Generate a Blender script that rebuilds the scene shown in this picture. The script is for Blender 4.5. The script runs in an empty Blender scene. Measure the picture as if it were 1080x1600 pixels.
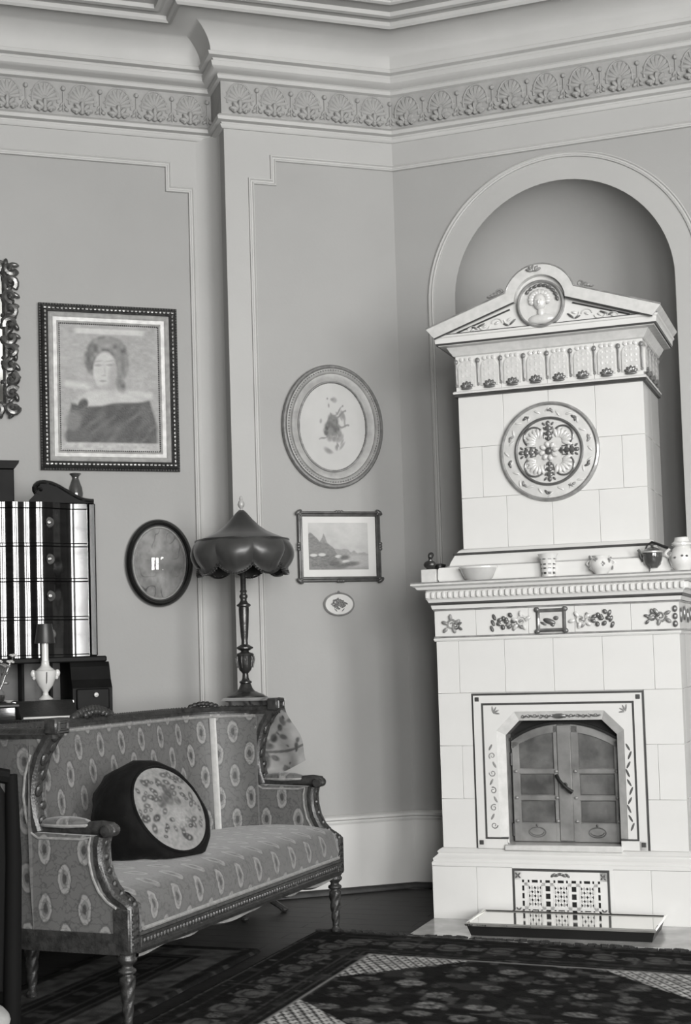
import bpy, bmesh, math, random
import numpy as np
from mathutils import Vector, Matrix

random.seed(7)
PI = math.pi
SC = bpy.context.scene
COL = SC.collection

# ------------------------------------------------------------------ camera
EYE = 1.22
PITCH, ROLL = math.radians(3.557), math.radians(-1.7227)
cam_d = bpy.data.cameras.new('camera')
cam = bpy.data.objects.new('camera', cam_d)
COL.objects.link(cam)
cam_d.sensor_fit = 'VERTICAL'
cam_d.sensor_height = 36.0
cam_d.sensor_width = 24.3
cam_d.lens = 36.0 * 2227.4 / 1600.0
cam_d.shift_y = 84.4 / 1600.0
cam_d.clip_end = 200
_fw = Vector((0, math.cos(PITCH), math.sin(PITCH)))
_up = Vector((0, -math.sin(PITCH), math.cos(PITCH)))
_rt = Vector((1, 0, 0))
_r2 = _rt * math.cos(ROLL) + _up * math.sin(ROLL)
_u2 = _up * math.cos(ROLL) - _rt * math.sin(ROLL)
cam.matrix_world = Matrix(((_r2.x, _u2.x, -_fw.x, 0), (_r2.y, _u2.y, -_fw.y, 0), (_r2.z, _u2.z, -_fw.z, EYE), (0, 0, 0, 1)))
SC.camera = cam

# ------------------------------------------------------------------ world, exposure, daylight
world = bpy.data.worlds.new('world')
SC.world = world
world.use_nodes = True
world.node_tree.nodes['Background'].inputs[0].default_value = (0.8, 0.82, 0.85, 1)
world.node_tree.nodes['Background'].inputs[1].default_value = 1.0
SC.view_settings.view_transform = 'Standard'
SC.view_settings.look = 'None'
SC.view_settings.exposure = 0.0
SC.view_settings.gamma = 1.0
SC.view_settings.use_curve_mapping = False
SC.cycles.use_denoising = True

# window wall: from WA to WB, behind and to the right of the camera
WA, WB = Vector((1.4, -2.4, 0)), Vector((5.4, 0.0, 0))
W_DIR = (WB - WA).normalized()
W_NRM = Vector((-W_DIR.y, W_DIR.x, 0))
WINDOWS = [(1.15, 1.35, 0.55, 3.75), (3.45, 1.35, 0.55, 3.75)]     # centre along the wall, width, sill, head
WINDOW_POWER = 565
REAR_WINDOW = (0.62, 1.45, 0.55, 3.75)                              # x of its centre on the rear wall (y = -2.4), width, sill, head
def area_light(name, centre, w, h, nrm, power):
    l = bpy.data.lights.new(name, 'AREA')
    l.shape = 'RECTANGLE'; l.size = w; l.size_y = h; l.energy = power
    l.color = (1, 0.993, 0.98)
    o = bpy.data.objects.new(name, l)
    COL.objects.link(o)
    o.location = centre
    o.rotation_euler = Vector(nrm).to_track_quat('-Z', 'Y').to_euler()
    return o
for s, w, z0, z1 in WINDOWS:
    c = WA + W_DIR * s + W_NRM * -0.12 + Vector((0, 0, (z0 + z1) / 2))
    area_light('window_daylight', c, w, z1 - z0, W_NRM, WINDOW_POWER)
area_light('window_daylight', Vector((REAR_WINDOW[0], -2.52, (REAR_WINDOW[2] + REAR_WINDOW[3]) / 2)), REAR_WINDOW[1], REAR_WINDOW[3] - REAR_WINDOW[2], Vector((0, 1, 0)), WINDOW_POWER * REAR_WINDOW[1] / 1.35)

# ------------------------------------------------------------------ frames of the room
CO = Vector((0.317, 7.525, 0))            # the obtuse corner between the picture wall and the stove wall
TH_L, TH_R, TH_S = math.radians(18.7), math.radians(-19.8), math.radians(67.1)
def frame(th, o=CO):
    X = Vector((math.cos(th), math.sin(th), 0)); Y = Vector((-math.sin(th), math.cos(th), 0))
    return lambda x, y=0.0, z=0.0: o + X * x + Y * y + Vector((0, 0, z))
FL, FR = frame(TH_L), frame(TH_R)
REC = 0.22                                # the left wall lies this far behind the middle wall
EDGE = -0.93                              # left edge of the middle wall

# ------------------------------------------------------------------ materials
def lin(c):
    c = c / 255.0
    return c / 12.92 if c <= 0.04045 else ((c + 0.055) / 1.055) ** 2.4
MATS = {}
def mat(name, v, rough=0.6, metal=0.0, coat=0.0, var=0.0, vscale=6.0, bump=0.0, bscale=40.0, sheen=0.0, stretch=None, detail=4, tint=(1.0, 0.995, 0.972), spec=0.5):
    """v = linear grey value; procedural noise for tone variation and fine relief"""
    if name in MATS: return MATS[name]
    m = bpy.data.materials.new(name); m.use_nodes = True
    nt = m.node_tree; b = nt.nodes['Principled BSDF']
    b.inputs['Roughness'].default_value = rough
    b.inputs['Metallic'].default_value = metal
    b.inputs['Specular IOR Level'].default_value = spec
    if coat: b.inputs['Coat Weight'].default_value = coat; b.inputs['Coat Roughness'].default_value = 0.06
    if sheen: b.inputs['Sheen Weight'].default_value = sheen; b.inputs['Sheen Roughness'].default_value = 0.4
    c = (v * tint[0], v * tint[1], v * tint[2], 1)
    tc = nt.nodes.new('ShaderNodeTexCoord')
    mp = nt.nodes.new('ShaderNodeMapping')
    if stretch: mp.inputs['Scale'].default_value = stretch
    nt.links.new(tc.outputs['Object'], mp.inputs[0])
    n = nt.nodes.new('ShaderNodeTexNoise')
    n.inputs['Scale'].default_value = vscale; n.inputs['Detail'].default_value = detail
    nt.links.new(mp.outputs[0], n.inputs['Vector'])
    r = nt.nodes.new('ShaderNodeValToRGB')
    lo, hi = max(0, 1 - var), 1 + var
    r.color_ramp.elements[0].color = (c[0] * lo, c[1] * lo, c[2] * lo, 1); r.color_ramp.elements[0].position = 0.3
    r.color_ramp.elements[1].color = (min(1, c[0] * hi), min(1, c[1] * hi), min(1, c[2] * hi), 1); r.color_ramp.elements[1].position = 0.7
    nt.links.new(n.outputs[0], r.inputs[0])
    nt.links.new(r.outputs[0], b.inputs['Base Color'])
    if bump:
        n2 = nt.nodes.new('ShaderNodeTexNoise'); n2.inputs['Scale'].default_value = bscale; n2.inputs['Detail'].default_value = 5
        nt.links.new(mp.outputs[0], n2.inputs['Vector'])
        bp = nt.nodes.new('ShaderNodeBump'); bp.inputs['Strength'].default_value = bump; bp.inputs['Distance'].default_value = 0.01
        nt.links.new(n2.outputs[0], bp.inputs['Height']); nt.links.new(bp.outputs[0], b.inputs['Normal'])
    MATS[name] = m
    return m
def mat_print(name, rough=0.6, coat=0.0, bump=0.0, sheen=0.0, spec=0.4):
    """colour printed or woven into a surface: read from the Col attribute"""
    if name in MATS: return MATS[name]
    m = bpy.data.materials.new(name); m.use_nodes = True
    nt = m.node_tree; b = nt.nodes['Principled BSDF']
    a = nt.nodes.new('ShaderNodeAttribute'); a.attribute_name = 'Col'
    nt.links.new(a.outputs['Color'], b.inputs['Base Color'])
    b.inputs['Roughness'].default_value = rough; b.inputs['Specular IOR Level'].default_value = spec
    if coat: b.inputs['Coat Weight'].default_value = coat
    if sheen: b.inputs['Sheen Weight'].default_value = sheen
    if bump:
        tc = nt.nodes.new('ShaderNodeTexCoord')
        n2 = nt.nodes.new('ShaderNodeTexNoise'); n2.inputs['Scale'].default_value = 120
        nt.links.new(tc.outputs['Object'], n2.inputs['Vector'])
        bp = nt.nodes.new('ShaderNodeBump'); bp.inputs['Strength'].default_value = bump; bp.inputs['Distance'].default_value = 0.005
        nt.links.new(n2.outputs[0], bp.inputs['Height']); nt.links.new(bp.outputs[0], b.inputs['Normal'])
    MATS[name] = m
    return m
def mat_glass(name, gloss=0.12):
    m = bpy.data.materials.new(name); m.use_nodes = True
    nt = m.node_tree; nt.nodes.clear()
    o = nt.nodes.new('ShaderNodeOutputMaterial'); mx = nt.nodes.new('ShaderNodeMixShader')
    t = nt.nodes.new('ShaderNodeBsdfTransparent'); g = nt.nodes.new('ShaderNodeBsdfGlossy')
    g.inputs['Roughness'].default_value = 0.03
    mx.inputs[0].default_value = gloss
    nt.links.new(t.outputs[0], mx.inputs[1]); nt.links.new(g.outputs[0], mx.inputs[2]); nt.links.new(mx.outputs[0], o.inputs[0])
    MATS[name] = m
    return m
def mat_fabric(name):
    """woven upholstery: staggered oval medallions with a flower, vines between; UV in metres"""
    m = bpy.data.materials.new(name); m.use_nodes = True
    nt = m.node_tree; b = nt.nodes['Principled BSDF']
    def M(op, a, c=None):
        n = nt.nodes.new('ShaderNodeMath'); n.operation = op
        for k, s in enumerate((a, c)):
            if s is None: continue
            if isinstance(s, (int, float)): n.inputs[k].default_value = s
            else: nt.links.new(s, n.inputs[k])
        return n.outputs[0]
    uv = nt.nodes.new('ShaderNodeUVMap'); sp = nt.nodes.new('ShaderNodeSeparateXYZ')
    nz = nt.nodes.new('ShaderNodeTexNoise'); nz.inputs['Scale'].default_value = 30
    nt.links.new(uv.outputs[0], nz.inputs['Vector'])
    nt.links.new(uv.outputs[0], sp.inputs[0])
    jit = M('MULTIPLY', M('SUBTRACT', nz.outputs[0], 0.5), 0.012)
    U, V = M('ADD', sp.outputs[0], jit), M('ADD', sp.outputs[1], jit)
    CU, CV, RA, RB = 0.156, 0.195, 0.026, 0.051
    def dist(o):
        fx = M('SUBTRACT', M('FRACT', M('ADD', M('DIVIDE', U, CU), o + 100)), 0.5)
        fy = M('SUBTRACT', M('FRACT', M('ADD', M('DIVIDE', V, CV), o + 100)), 0.5)
        ax, ay = M('MULTIPLY', fx, CU / RA), M('MULTIPLY', fy, CV / RB)
        return M('SQRT', M('ADD', M('MULTIPLY', ax, ax), M('MULTIPLY', ay, ay)))
    d = M('MINIMUM', dist(0.0), dist(0.5))
    r = nt.nodes.new('ShaderNodeValToRGB')
    nt.links.new(M('DIVIDE', d, 2.0), r.inputs[0])
    bg = 0.075
    stops = [(0.0, .028), (0.14, .035), (0.2, .11), (0.29, .11), (0.34, .175), (0.45, .175), (0.5, .055), (0.55, .06), (0.6, bg), (1.0, bg)]
    e = r.color_ramp.elements
    for k, (p, v) in enumerate(stops):
        q = e[k] if k < 2 else e.new(p)
        q.position = p; q.color = (v, v * .995, v * .975, 1)
    wv = nt.nodes.new('ShaderNodeTexNoise'); wv.inputs['Scale'].default_value = 26; wv.inputs['Detail'].default_value = 2
    nt.links.new(uv.outputs[0], wv.inputs['Vector'])
    vine = M('ABSOLUTE', M('SUBTRACT', wv.outputs[0], 0.5))
    vr = nt.nodes.new('ShaderNodeMapRange'); vr.inputs[1].default_value = 0.0; vr.inputs[2].default_value = 0.035
    vr.inputs[3].default_value = 0.62; vr.inputs[4].default_value = 1.06
    nt.links.new(vine, vr.inputs[0])
    mx = nt.nodes.new('ShaderNodeMix'); mx.data_type = 'RGBA'; mx.blend_type = 'MULTIPLY'; mx.inputs[0].default_value = 1.0
    nt.links.new(r.outputs[0], mx.inputs[6]); nt.links.new(vr.outputs[0], mx.inputs[7])
    nt.links.new(mx.outputs[2], b.inputs['Base Color'])
    b.inputs['Roughness'].default_value = 0.55; b.inputs['Sheen Weight'].default_value = 0.25
    fine = nt.nodes.new('ShaderNodeTexNoise'); fine.inputs['Scale'].default_value = 500
    nt.links.new(uv.outputs[0], fine.inputs['Vector'])
    bp = nt.nodes.new('ShaderNodeBump'); bp.inputs['Strength'].default_value = 0.3; bp.inputs['Distance'].default_value = 0.002
    nt.links.new(fine.outputs[0], bp.inputs['Height']); nt.links.new(bp.outputs[0], b.inputs['Normal'])
    MATS[name] = m
    return m

M_FIELD = mat('wall_field_paint', 0.29, 0.75, var=0.05, vscale=1.5, bump=0.05, bscale=60)
M_STILE = mat('wall_stile_paint', 0.345, 0.7, var=0.04, vscale=1.5, bump=0.04, bscale=60)
M_PLASTER = mat('plaster_white', 0.40, 0.7, var=0.05, vscale=3, bump=0.05, bscale=50)
M_RELIEF = mat('plaster_relief', 0.28, 0.75, var=0.12, vscale=12)
M_DADO = mat('dado_paint', 0.52, 0.55, var=0.06, vscale=2)
M_PARQ = mat('parquet_wood', 0.016, 0.5, var=0.5, vscale=5, stretch=(1.5, 14, 1), spec=0.3, bump=0.1, bscale=30)
M_PARQ2 = mat('parquet_base', 0.02, 0.5)
M_GLAZE = mat('white_glaze', 0.56, 0.22, coat=0.5, var=0.025, vscale=4, bump=0.015, bscale=9)
M_GROUT = mat('tile_joint', 0.50, 0.8)
M_DARKWALL = mat('bounce_cutting_wall', 0.07, 0.9, var=0.2)  # unseen walls of the room, coloured dark to weaken bounced light
M_GREY = mat('grey_glaze', 0.085, 0.3, coat=0.4, var=0.35, vscale=25)
M_MIDGREY = mat('mid_grey_glaze', 0.20, 0.3, coat=0.4, var=0.3, vscale=25)
M_LINE = mat('dark_line_glaze', 0.045, 0.35, var=0.2, vscale=20)
M_PALE = mat('pale_relief_glaze', 0.48, 0.25, coat=0.4, var=0.08, vscale=30)
M_IRON = mat('door_metal', 0.19, 0.42, metal=0.3, var=0.35, vscale=9, bump=0.08, bscale=30)
M_IRON2 = mat('door_panel_metal', 0.095, 0.45, metal=0.3, var=0.45, vscale=12, bump=0.1, bscale=30)
M_BLACK = mat('black_iron', 0.012, 0.4, metal=0.3)
M_NICKEL = mat('polished_tray_metal', 0.85, 0.07, metal=1.0)
M_MARBLE = mat('hearth_stone', 0.33, 0.25, var=0.35, vscale=7, coat=0.3)
M_WOOD = mat('dark_carved_wood', 0.024, 0.40, var=0.5, vscale=14, stretch=(3, 3, 3), coat=0.12, bump=0.25, bscale=45)
M_SATIN = mat('satin_mahogany', 0.005, 0.6, var=0.5, vscale=8, spec=0.15)
M_MAHOG = mat('polished_mahogany', 0.005, 0.10, var=0.5, vscale=6, stretch=(1, 1, 8), coat=0.7, bump=0.012, bscale=14)
M_FABRIC = mat_fabric('medallion_upholstery')
M_GIMP = mat('braid_gimp', 0.20, 0.5, var=0.25, vscale=60, sheen=0.2)
M_BRAID = mat('satin_braid', 0.40, 0.35, var=0.1, vscale=40, sheen=0.4)
M_SOOT = mat('blackened_wood', 0.0025, 0.8, spec=0.1)
M_LINEN = mat('dust_linen', 0.22, 0.8, var=0.2, vscale=20)
M_VELVET = mat('dark_velvet', 0.004, 0.9, var=0.5, vscale=18, sheen=0.025, bump=0.5, bscale=25, spec=0.15)
M_SHADE = mat('shade_silk', 0.020, 0.42, var=0.2, vscale=20, sheen=0.15)
M_SHADE2 = mat('shade_silk_skirt', 0.036, 0.36, var=0.2, vscale=12, sheen=0.2)
M_BRONZE = mat('bronzed_metal', 0.055, 0.30, metal=0.6, var=0.4, vscale=30, bump=0.15, bscale=80)
M_GILT = mat('silvered_gilt', 0.36, 0.36, metal=0.15, var=0.2, vscale=30)
M_GILTD = mat('dark_gilt', 0.036, 0.35, metal=0.35, var=0.4, vscale=40, bump=0.3, bscale=90)
M_ANTIQ = mat('antique_carved_gilt', 0.12, 0.25, metal=0.6, var=0.6, vscale=25, bump=0.2, bscale=60)
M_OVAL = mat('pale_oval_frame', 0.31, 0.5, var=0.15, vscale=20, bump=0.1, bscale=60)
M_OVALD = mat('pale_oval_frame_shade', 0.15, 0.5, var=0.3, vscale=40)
M_EBONY = mat('ebonised_frame', 0.012, 0.14, coat=0.8, var=0.3, vscale=10)
M_SLATE = mat('print_frame_wood', 0.07, 0.4, var=0.35, vscale=30, metal=0.2)
M_PORC = mat('white_porcelain', 0.56, 0.12, coat=0.8, var=0.04, vscale=20)
M_DARKCER = mat('dark_glazed_ceramic', 0.05, 0.12, coat=0.8, var=0.3, vscale=12)
M_LEATHER = mat('dark_leather', 0.022, 0.5, var=0.3, vscale=30, bump=0.2, bscale=80)
M_PAPER = mat('paper_edges', 0.6, 0.8)
M_GLASS = mat_glass('clear_glass', 0.10)
M_CONVEX = mat_glass('convex_glass', 0.05)
M_PRINT = mat_print('printed_paper', 0.7)
M_PAINT = mat_print('oil_paint', 0.5, bump=0.3)
M_CLOTH = mat_print('printed_shawl', 0.8, sheen=0.2)
M_WOOL = mat_print('wool_pile', 1.0, bump=0.5, spec=0.05)
M_FRINGE = mat('rug_fringe_wool', 0.018, 0.95)

# ------------------------------------------------------------------ mesh helpers
def _sphere(seg, ring):
    vs, fs = [(0, 0, 1)], []
    for i in range(1, ring):
        t = PI * i / ring
        for j in range(seg):
            p = 2 * PI * j / seg
            vs.append((math.sin(t) * math.cos(p), math.sin(t) * math.sin(p), math.cos(t)))
    vs.append((0, 0, -1)); n = len(vs) - 1
    for j in range(seg):
        k = (j + 1) % seg
        fs.append((0, 1 + j, 1 + k))
        for i in range(ring - 2):
            a = 1 + i * seg
            fs.append((a + j, a + seg + j, a + seg + k, a + k))
        a = 1 + (ring - 2) * seg
        fs.append((a + j, n, a + k))
    return vs, fs
_SPH = {}
class MB:
    def __init__(self): self.v, self.f, self.uv = [], [], None
    def add(self, vs, fs, M=None):
        o = len(self.v)
        if M is not None: vs = [M @ Vector(p) for p in vs]
        self.v += [tuple(p) for p in vs]; self.f += [tuple(i + o for i in f) for f in fs]
        return self
    def box(self, x0, x1, y0, y1, z0, z1, b=0.0, M=None):
        if b <= 0:
            vs = [(x, y, z) for x in (x0, x1) for y in (y0, y1) for z in (z0, z1)]
            return self.add(vs, [(0, 1, 3, 2), (4, 6, 7, 5), (0, 4, 5, 1), (2, 3, 7, 6), (0, 2, 6, 4), (1, 5, 7, 3)], M)
        b = min(b, (x1 - x0) * .45, (y1 - y0) * .45, (z1 - z0) * .45)
        vs, idx = [], {}
        X, Y, Z = (x0, x1), (y0, y1), (z0, z1)
        for i in (0, 1):
            for j in (0, 1):
                for k in (0, 1):
                    sx, sy, sz = (b if i == 0 else -b), (b if j == 0 else -b), (b if k == 0 else -b)
                    for a, p in enumerate(((X[i], Y[j] + sy, Z[k] + sz), (X[i] + sx, Y[j], Z[k] + sz), (X[i] + sx, Y[j] + sy, Z[k]))):
                        idx[(i, j, k, a)] = len(vs); vs.append(p)
        g = lambda *t: idx[t]
        fs = []
        for i in (0, 1):
            fs.append((g(i, 0, 0, 0), g(i, 1, 0, 0), g(i, 1, 1, 0), g(i, 0, 1, 0)))
            fs.append((g(0, i, 0, 1), g(1, i, 0, 1), g(1, i, 1, 1), g(0, i, 1, 1)))
            fs.append((g(0, 0, i, 2), g(1, 0, i, 2), g(1, 1, i, 2), g(0, 1, i, 2)))
        for i in (0, 1):
            for j in (0, 1):
                fs.append((g(i, j, 0, 0), g(i, j, 1, 0), g(i, j, 1, 1), g(i, j, 0, 1)))
                fs.append((g(i, 0, j, 0), g(i, 1, j, 0), g(i, 1, j, 2), g(i, 0, j, 2)))
                fs.append((g(0, i, j, 1), g(1, i, j, 1), g(1, i, j, 2), g(0, i, j, 2)))
                for k in (0, 1): fs.append((g(i, j, k, 0), g(i, j, k, 1), g(i, j, k, 2)))
        return self.add(vs, fs, M)
    def blob(self, c, r, rot=None, seg=8, ring=6):
        if (seg, ring) not in _SPH: _SPH[(seg, ring)] = _sphere(seg, ring)
        vs, fs = _SPH[(seg, ring)]
        if isinstance(r, (int, float)): r = (r, r, r)
        M = Matrix.Translation(c)
        if rot is not None: M = M @ rot
        return self.add(vs, fs, M @ Matrix.Diagonal((r[0], r[1], r[2], 1)))
    def lathe(self, prof, seg=24, c=(0, 0, 0), M=None, fn=None):
        vs, fs = [], []
        for r, z in prof:
            for j in range(seg):
                t = 2 * PI * j / seg
                rr = r * (fn(t, z) if fn else 1)
                vs.append((c[0] + rr * math.cos(t), c[1] + rr * math.sin(t), c[2] + z))
        for i in range(len(prof) - 1):
            for j in range(seg):
                k = (j + 1) % seg
                fs.append((i * seg + j, i * seg + k, (i + 1) * seg + k, (i + 1) * seg + j))
        if prof[0][0] > 1e-4: fs.append(tuple(range(seg))[::-1])
        if prof[-1][0] > 1e-4: fs.append(tuple((len(prof) - 1) * seg + j for j in range(seg)))
        return self.add(vs, fs, M)
    def tube(self, pts, r, seg=8, cap=True, flat=1.0, closed=False):
        pts = [Vector(p) for p in pts]; n = len(pts)
        rs = r if isinstance(r, (list, tuple)) else [r] * n
        vs, fs, up = [], [], None
        for i, p in enumerate(pts):
            a = pts[(i - 1) % n] if (closed or i) else p
            b = pts[(i + 1) % n] if (closed or i < n - 1) else p
            d = (b - a).normalized()
            if up is None:
                up = Vector((0, 0, 1)) if abs(d.z) < 0.9 else Vector((1, 0, 0))
            s = d.cross(up)
            if s.length < 1e-5: s = d.cross(Vector((0, 1, 0)))
            s.normalize(); up = s.cross(d).normalized()
            for j in range(seg):
                t = 2 * PI * j / seg
                vs.append(p + (s * math.cos(t) + up * math.sin(t) * flat) * rs[i])
        for i in range(n if closed else n - 1):
            i2 = (i + 1) % n
            for j in range(seg):
                k = (j + 1) % seg
                fs.append((i * seg + j, i * seg + k, i2 * seg + k, i2 * seg + j))
        if cap and not closed: fs += [tuple(range(seg))[::-1], tuple((n - 1) * seg + j for j in range(seg))]
        return self.add(vs, fs)
    def prism(self, poly, y0, y1, M=None, ax='xz'):
        n = len(poly)
        if ax == 'xz': vs = [(x, y0, z) for x, z in poly] + [(x, y1, z) for x, z in poly]
        elif ax == 'xy': vs = [(x, y, y0) for x, y in poly] + [(x, y, y1) for x, y in poly]
        else: vs = [(y0, y, z) for y, z in poly] + [(y1, y, z) for y, z in poly]
        fs = [tuple(range(n)), tuple(range(2 * n - 1, n - 1, -1))] + [(i, i + n, (i + 1) % n + n, (i + 1) % n) for i in range(n)]
        return self.add(vs, fs, M)
    def sweep(self, path, prof, closed=False, fr=None, loop=False, cap=False):
        """path 2-D points, prof [(off, out)]: off to the left of the path, out along the plane's normal; corners mitred"""
        fr = fr or XZ
        n, m = len(path), len(prof)
        P = [Vector(p) for p in path]
        vs, fs = [], []
        for i in range(n):
            d1 = (P[i] - P[i - 1]) if (closed or i > 0) else (P[i + 1] - P[i])
            d2 = (P[(i + 1) % n] - P[i]) if (closed or i < n - 1) else (P[i] - P[i - 1])
            d1, d2 = d1.normalized(), d2.normalized()
            n1, n2 = Vector((-d1.y, d1.x)), Vector((-d2.y, d2.x))
            k = n1 + n2
            k = k / max(0.2, k.dot(n1))
            for off, out in prof:
                q = P[i] + k * off
                vs.append(fr(q.x, q.y, out))
        for i in range(n if closed else n - 1):
            i2 = (i + 1) % n
            for j in range(m if loop else m - 1):
                j2 = (j + 1) % m
                fs.append((i * m + j, i2 * m + j, i2 * m + j2, i * m + j2))
        if cap and not closed: fs += [tuple(range(m)), tuple((n - 1) * m + j for j in range(m))[::-1]]
        return self.add(vs, fs)
    def mesh(self, name, smooth=True, ang=38):
        me = bpy.data.meshes.new(name)
        me.from_pydata(self.v, [], self.f)
        bm = bmesh.new(); bm.from_mesh(me)
        bmesh.ops.recalc_face_normals(bm, faces=bm.faces)
        bm.to_mesh(me); bm.free()
        if smooth:
            me.polygons.foreach_set('use_smooth', [True] * len(me.polygons))
            me.set_sharp_from_angle(angle=math.radians(ang))
        me.update()
        return me
    def build(self, name, m, parent=None, smooth=True, ang=38, kind=None, label=None):
        me = self.mesh(name, smooth, ang)
        me.materials.append(m)
        if self.uv is not None:
            ul = me.uv_layers.new(name='UVMap')
            for l in me.loops: ul.data[l.index].uv = self.uv[l.vertex_index]
        return link(name, me, parent, kind=kind, label=label)
XZ = lambda a, b, o: (a, -o, b)
XY = lambda a, b, o: (a, b, o)
def link(name, me, parent=None, loc=None, rot=None, scale=None, kind=None, label=None):
    o = bpy.data.objects.new(name, me); COL.objects.link(o)
    if parent is not None: o.parent = parent
    if loc is not None: o.location = loc
    if rot is not None: o.rotation_euler = rot
    if scale is not None: o.scale = scale
    if kind: o['kind'] = kind
    if label: o['label'] = label
    return o
def thing(name, label, cat, loc, rz=0.0, group=None):
    o = bpy.data.objects.new(name, None); COL.objects.link(o)
    o.empty_display_size = 0.1
    o.location = loc; o.rotation_euler = (0, 0, rz)
    o['label'] = label; o['category'] = cat
    if group: o['group'] = group
    return o
def setting(o): o['kind'] = 'structure'; return o
def shared(mb, name, m, **k):
    me = mb.mesh(name, **k); me.materials.append(m); return me
def rect(x0, x1, z0, z1): return [(x0, z0), (x1, z0), (x1, z1), (x0, z1)]          # counter-clockwise seen from the front
def ellipse(a, b, n=64, cx=0, cz=0): return [(cx + a * math.cos(2 * PI * i / n), cz + b * math.sin(2 * PI * i / n)) for i in range(n)]
def arc(cx, cz, r, a0, a1, n): return [(cx + r * math.cos(a0 + (a1 - a0) * i / n), cz + r * math.sin(a0 + (a1 - a0) * i / n)) for i in range(n + 1)]
RY = lambda a: Matrix.Rotation(a, 4, 'Y')
RX = lambda a: Matrix.Rotation(a, 4, 'X')
RZ = lambda a: Matrix.Rotation(a, 4, 'Z')

# ---- prints and weaves painted point by point
_rng = np.random.default_rng(3)
def vnoise(U, V, s, seed=0):
    g = np.random.default_rng(seed).random((64, 64))
    x, y = U * s + 17.3, V * s + 5.1
    xi, yi = np.floor(x).astype(int), np.floor(y).astype(int)
    fx, fy = x - xi, y - yi
    fx, fy = fx * fx * (3 - 2 * fx), fy * fy * (3 - 2 * fy)
    a, b = g[xi % 64, yi % 64], g[(xi + 1) % 64, yi % 64]
    c, d = g[xi % 64, (yi + 1) % 64], g[(xi + 1) % 64, (yi + 1) % 64]
    return (a * (1 - fx) + b * fx) * (1 - fy) + (c * (1 - fx) + d * fx) * fy
def fbm(U, V, s, seed=0): return (vnoise(U, V, s, seed) + .5 * vnoise(U, V, s * 2.1, seed + 1) + .25 * vnoise(U, V, s * 4.3, seed + 2)) / 1.75
def sm(x, a, b):
    t = np.clip((x - a) / (b - a), 0, 1); return t * t * (3 - 2 * t)
def ell(U, V, cx, cy, a, b, rot=0.0, soft=0.12):
    c, s = math.cos(rot), math.sin(rot)
    x, y = (U - cx) * c + (V - cy) * s, -(U - cx) * s + (V - cy) * c
    return 1 - sm(np.sqrt((x / a) ** 2 + (y / b) ** 2), 1 - soft, 1 + soft)
def over(G, m, v): return G * (1 - m) + v * m
def grid_print(name, m, parent, pos, nx, ny, paint, kind=None, mask=None, label=None):
    """pos(U,V)->(x,y,z) arrays for U,V in 0..1; paint(U,V)->grey"""
    U, V = np.meshgrid(np.linspace(0, 1, nx), np.linspace(0, 1, ny), indexing='ij')
    x, y, z = pos(U, V)
    G = np.clip(paint(U, V) * 0.7, 0.002, 1)
    vs = np.stack([x + 0 * U, y + 0 * U, z + 0 * U], -1).reshape(-1, 3)
    i, j = np.meshgrid(np.arange(nx - 1), np.arange(ny - 1), indexing='ij')
    a = (i * ny + j).ravel()
    fs = np.stack([a, a + ny, a + ny + 1, a + 1], -1)
    if mask is not None:
        k = mask(U, V).ravel(); fs = fs[k[fs].all(1)]
    me = bpy.data.meshes.new(name)
    me.from_pydata(vs.tolist(), [], fs.tolist())
    g = G.reshape(-1)
    col = np.stack([g, g * .995, g * .975, np.ones_like(g)], -1).astype(np.float32)
    at = me.color_attributes.new('Col', 'FLOAT_COLOR', 'POINT')
    at.data.foreach_set('color', col.ravel())
    me.polygons.foreach_set('use_smooth', [True] * len(me.polygons))
    me.materials.append(m); me.update()
    return link(name, me, parent, kind=kind, label=label)

# ================================================================== THE SETTING
TOPZ = 4.50
# floor
mb = MB().prism([(-4.7, -2.5), (1.5, -2.5), (5.5, -0.1), (5.3, 3.9), (4.2, 6.4), (0.4, 7.9), (-4.0, 6.6), (-4.7, 3.5)], -0.25, -0.02, ax='xy')
floor = setting(mb.build('floor', M_PARQ2))
pl = [shared(MB().box(-0.4825, 0.4825, -0.0603, 0.0603, -0.02, 0.0, 0.001), 'plank', M_PARQ)]
for r in range(26):
    for k in range(5):
        x = -2.6 + k * 0.966 + (0.483 if r % 2 else 0)
        y = -0.12 - r * 0.121
        o = link('plank', pl[0], floor, FR(x, y), (0, 0, TH_R + (PI if (r * 3 + k) % 2 else 0)))
# ceiling
mb = MB().prism([(-4.7, -2.5), (1.5, -2.5), (5.5, -0.1), (5.3, 3.9), (4.2, 6.4), (0.4, 7.9), (-4.0, 6.6), (-4.7, 3.5)], TOPZ, TOPZ + 0.2, ax='xy')
ceiling = setting(mb.build('ceiling', M_PLASTER))

# left wall (behind the portrait and the bureau)
wl = setting(MB().box(-4.3, EDGE + 0.05, REC, REC + 0.25, -0.02, TOPZ).build('wall_left', M_FIELD))
wl.location = CO; wl.rotation_euler = (0, 0, TH_L)
# rounded inner corner where the left wall turns forward
RF = 0.13
fl_ = [(EDGE - RF - .02, REC + .001)] + [(EDGE - RF + RF * math.sin(t), REC - RF + RF * math.cos(t)) for t in [PI / 2 * i / 10 for i in range(11)]] + [(EDGE + .004, REC - RF - .02)]
MB().add([(x, y, z) for z in (0.40, 3.97) for x, y in fl_], [(i, i + 1, i + 14, i + 13) for i in range(12)]).build('corner_fillet', M_STILE, wl, ang=60)
# middle wall, standing forward of it
wm = setting(MB().box(EDGE, 0.06, 0, 0.45, -0.02, TOPZ).build('wall_middle', M_FIELD))
wm.location = CO; wm.rotation_euler = (0, 0, TH_L)
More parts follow.
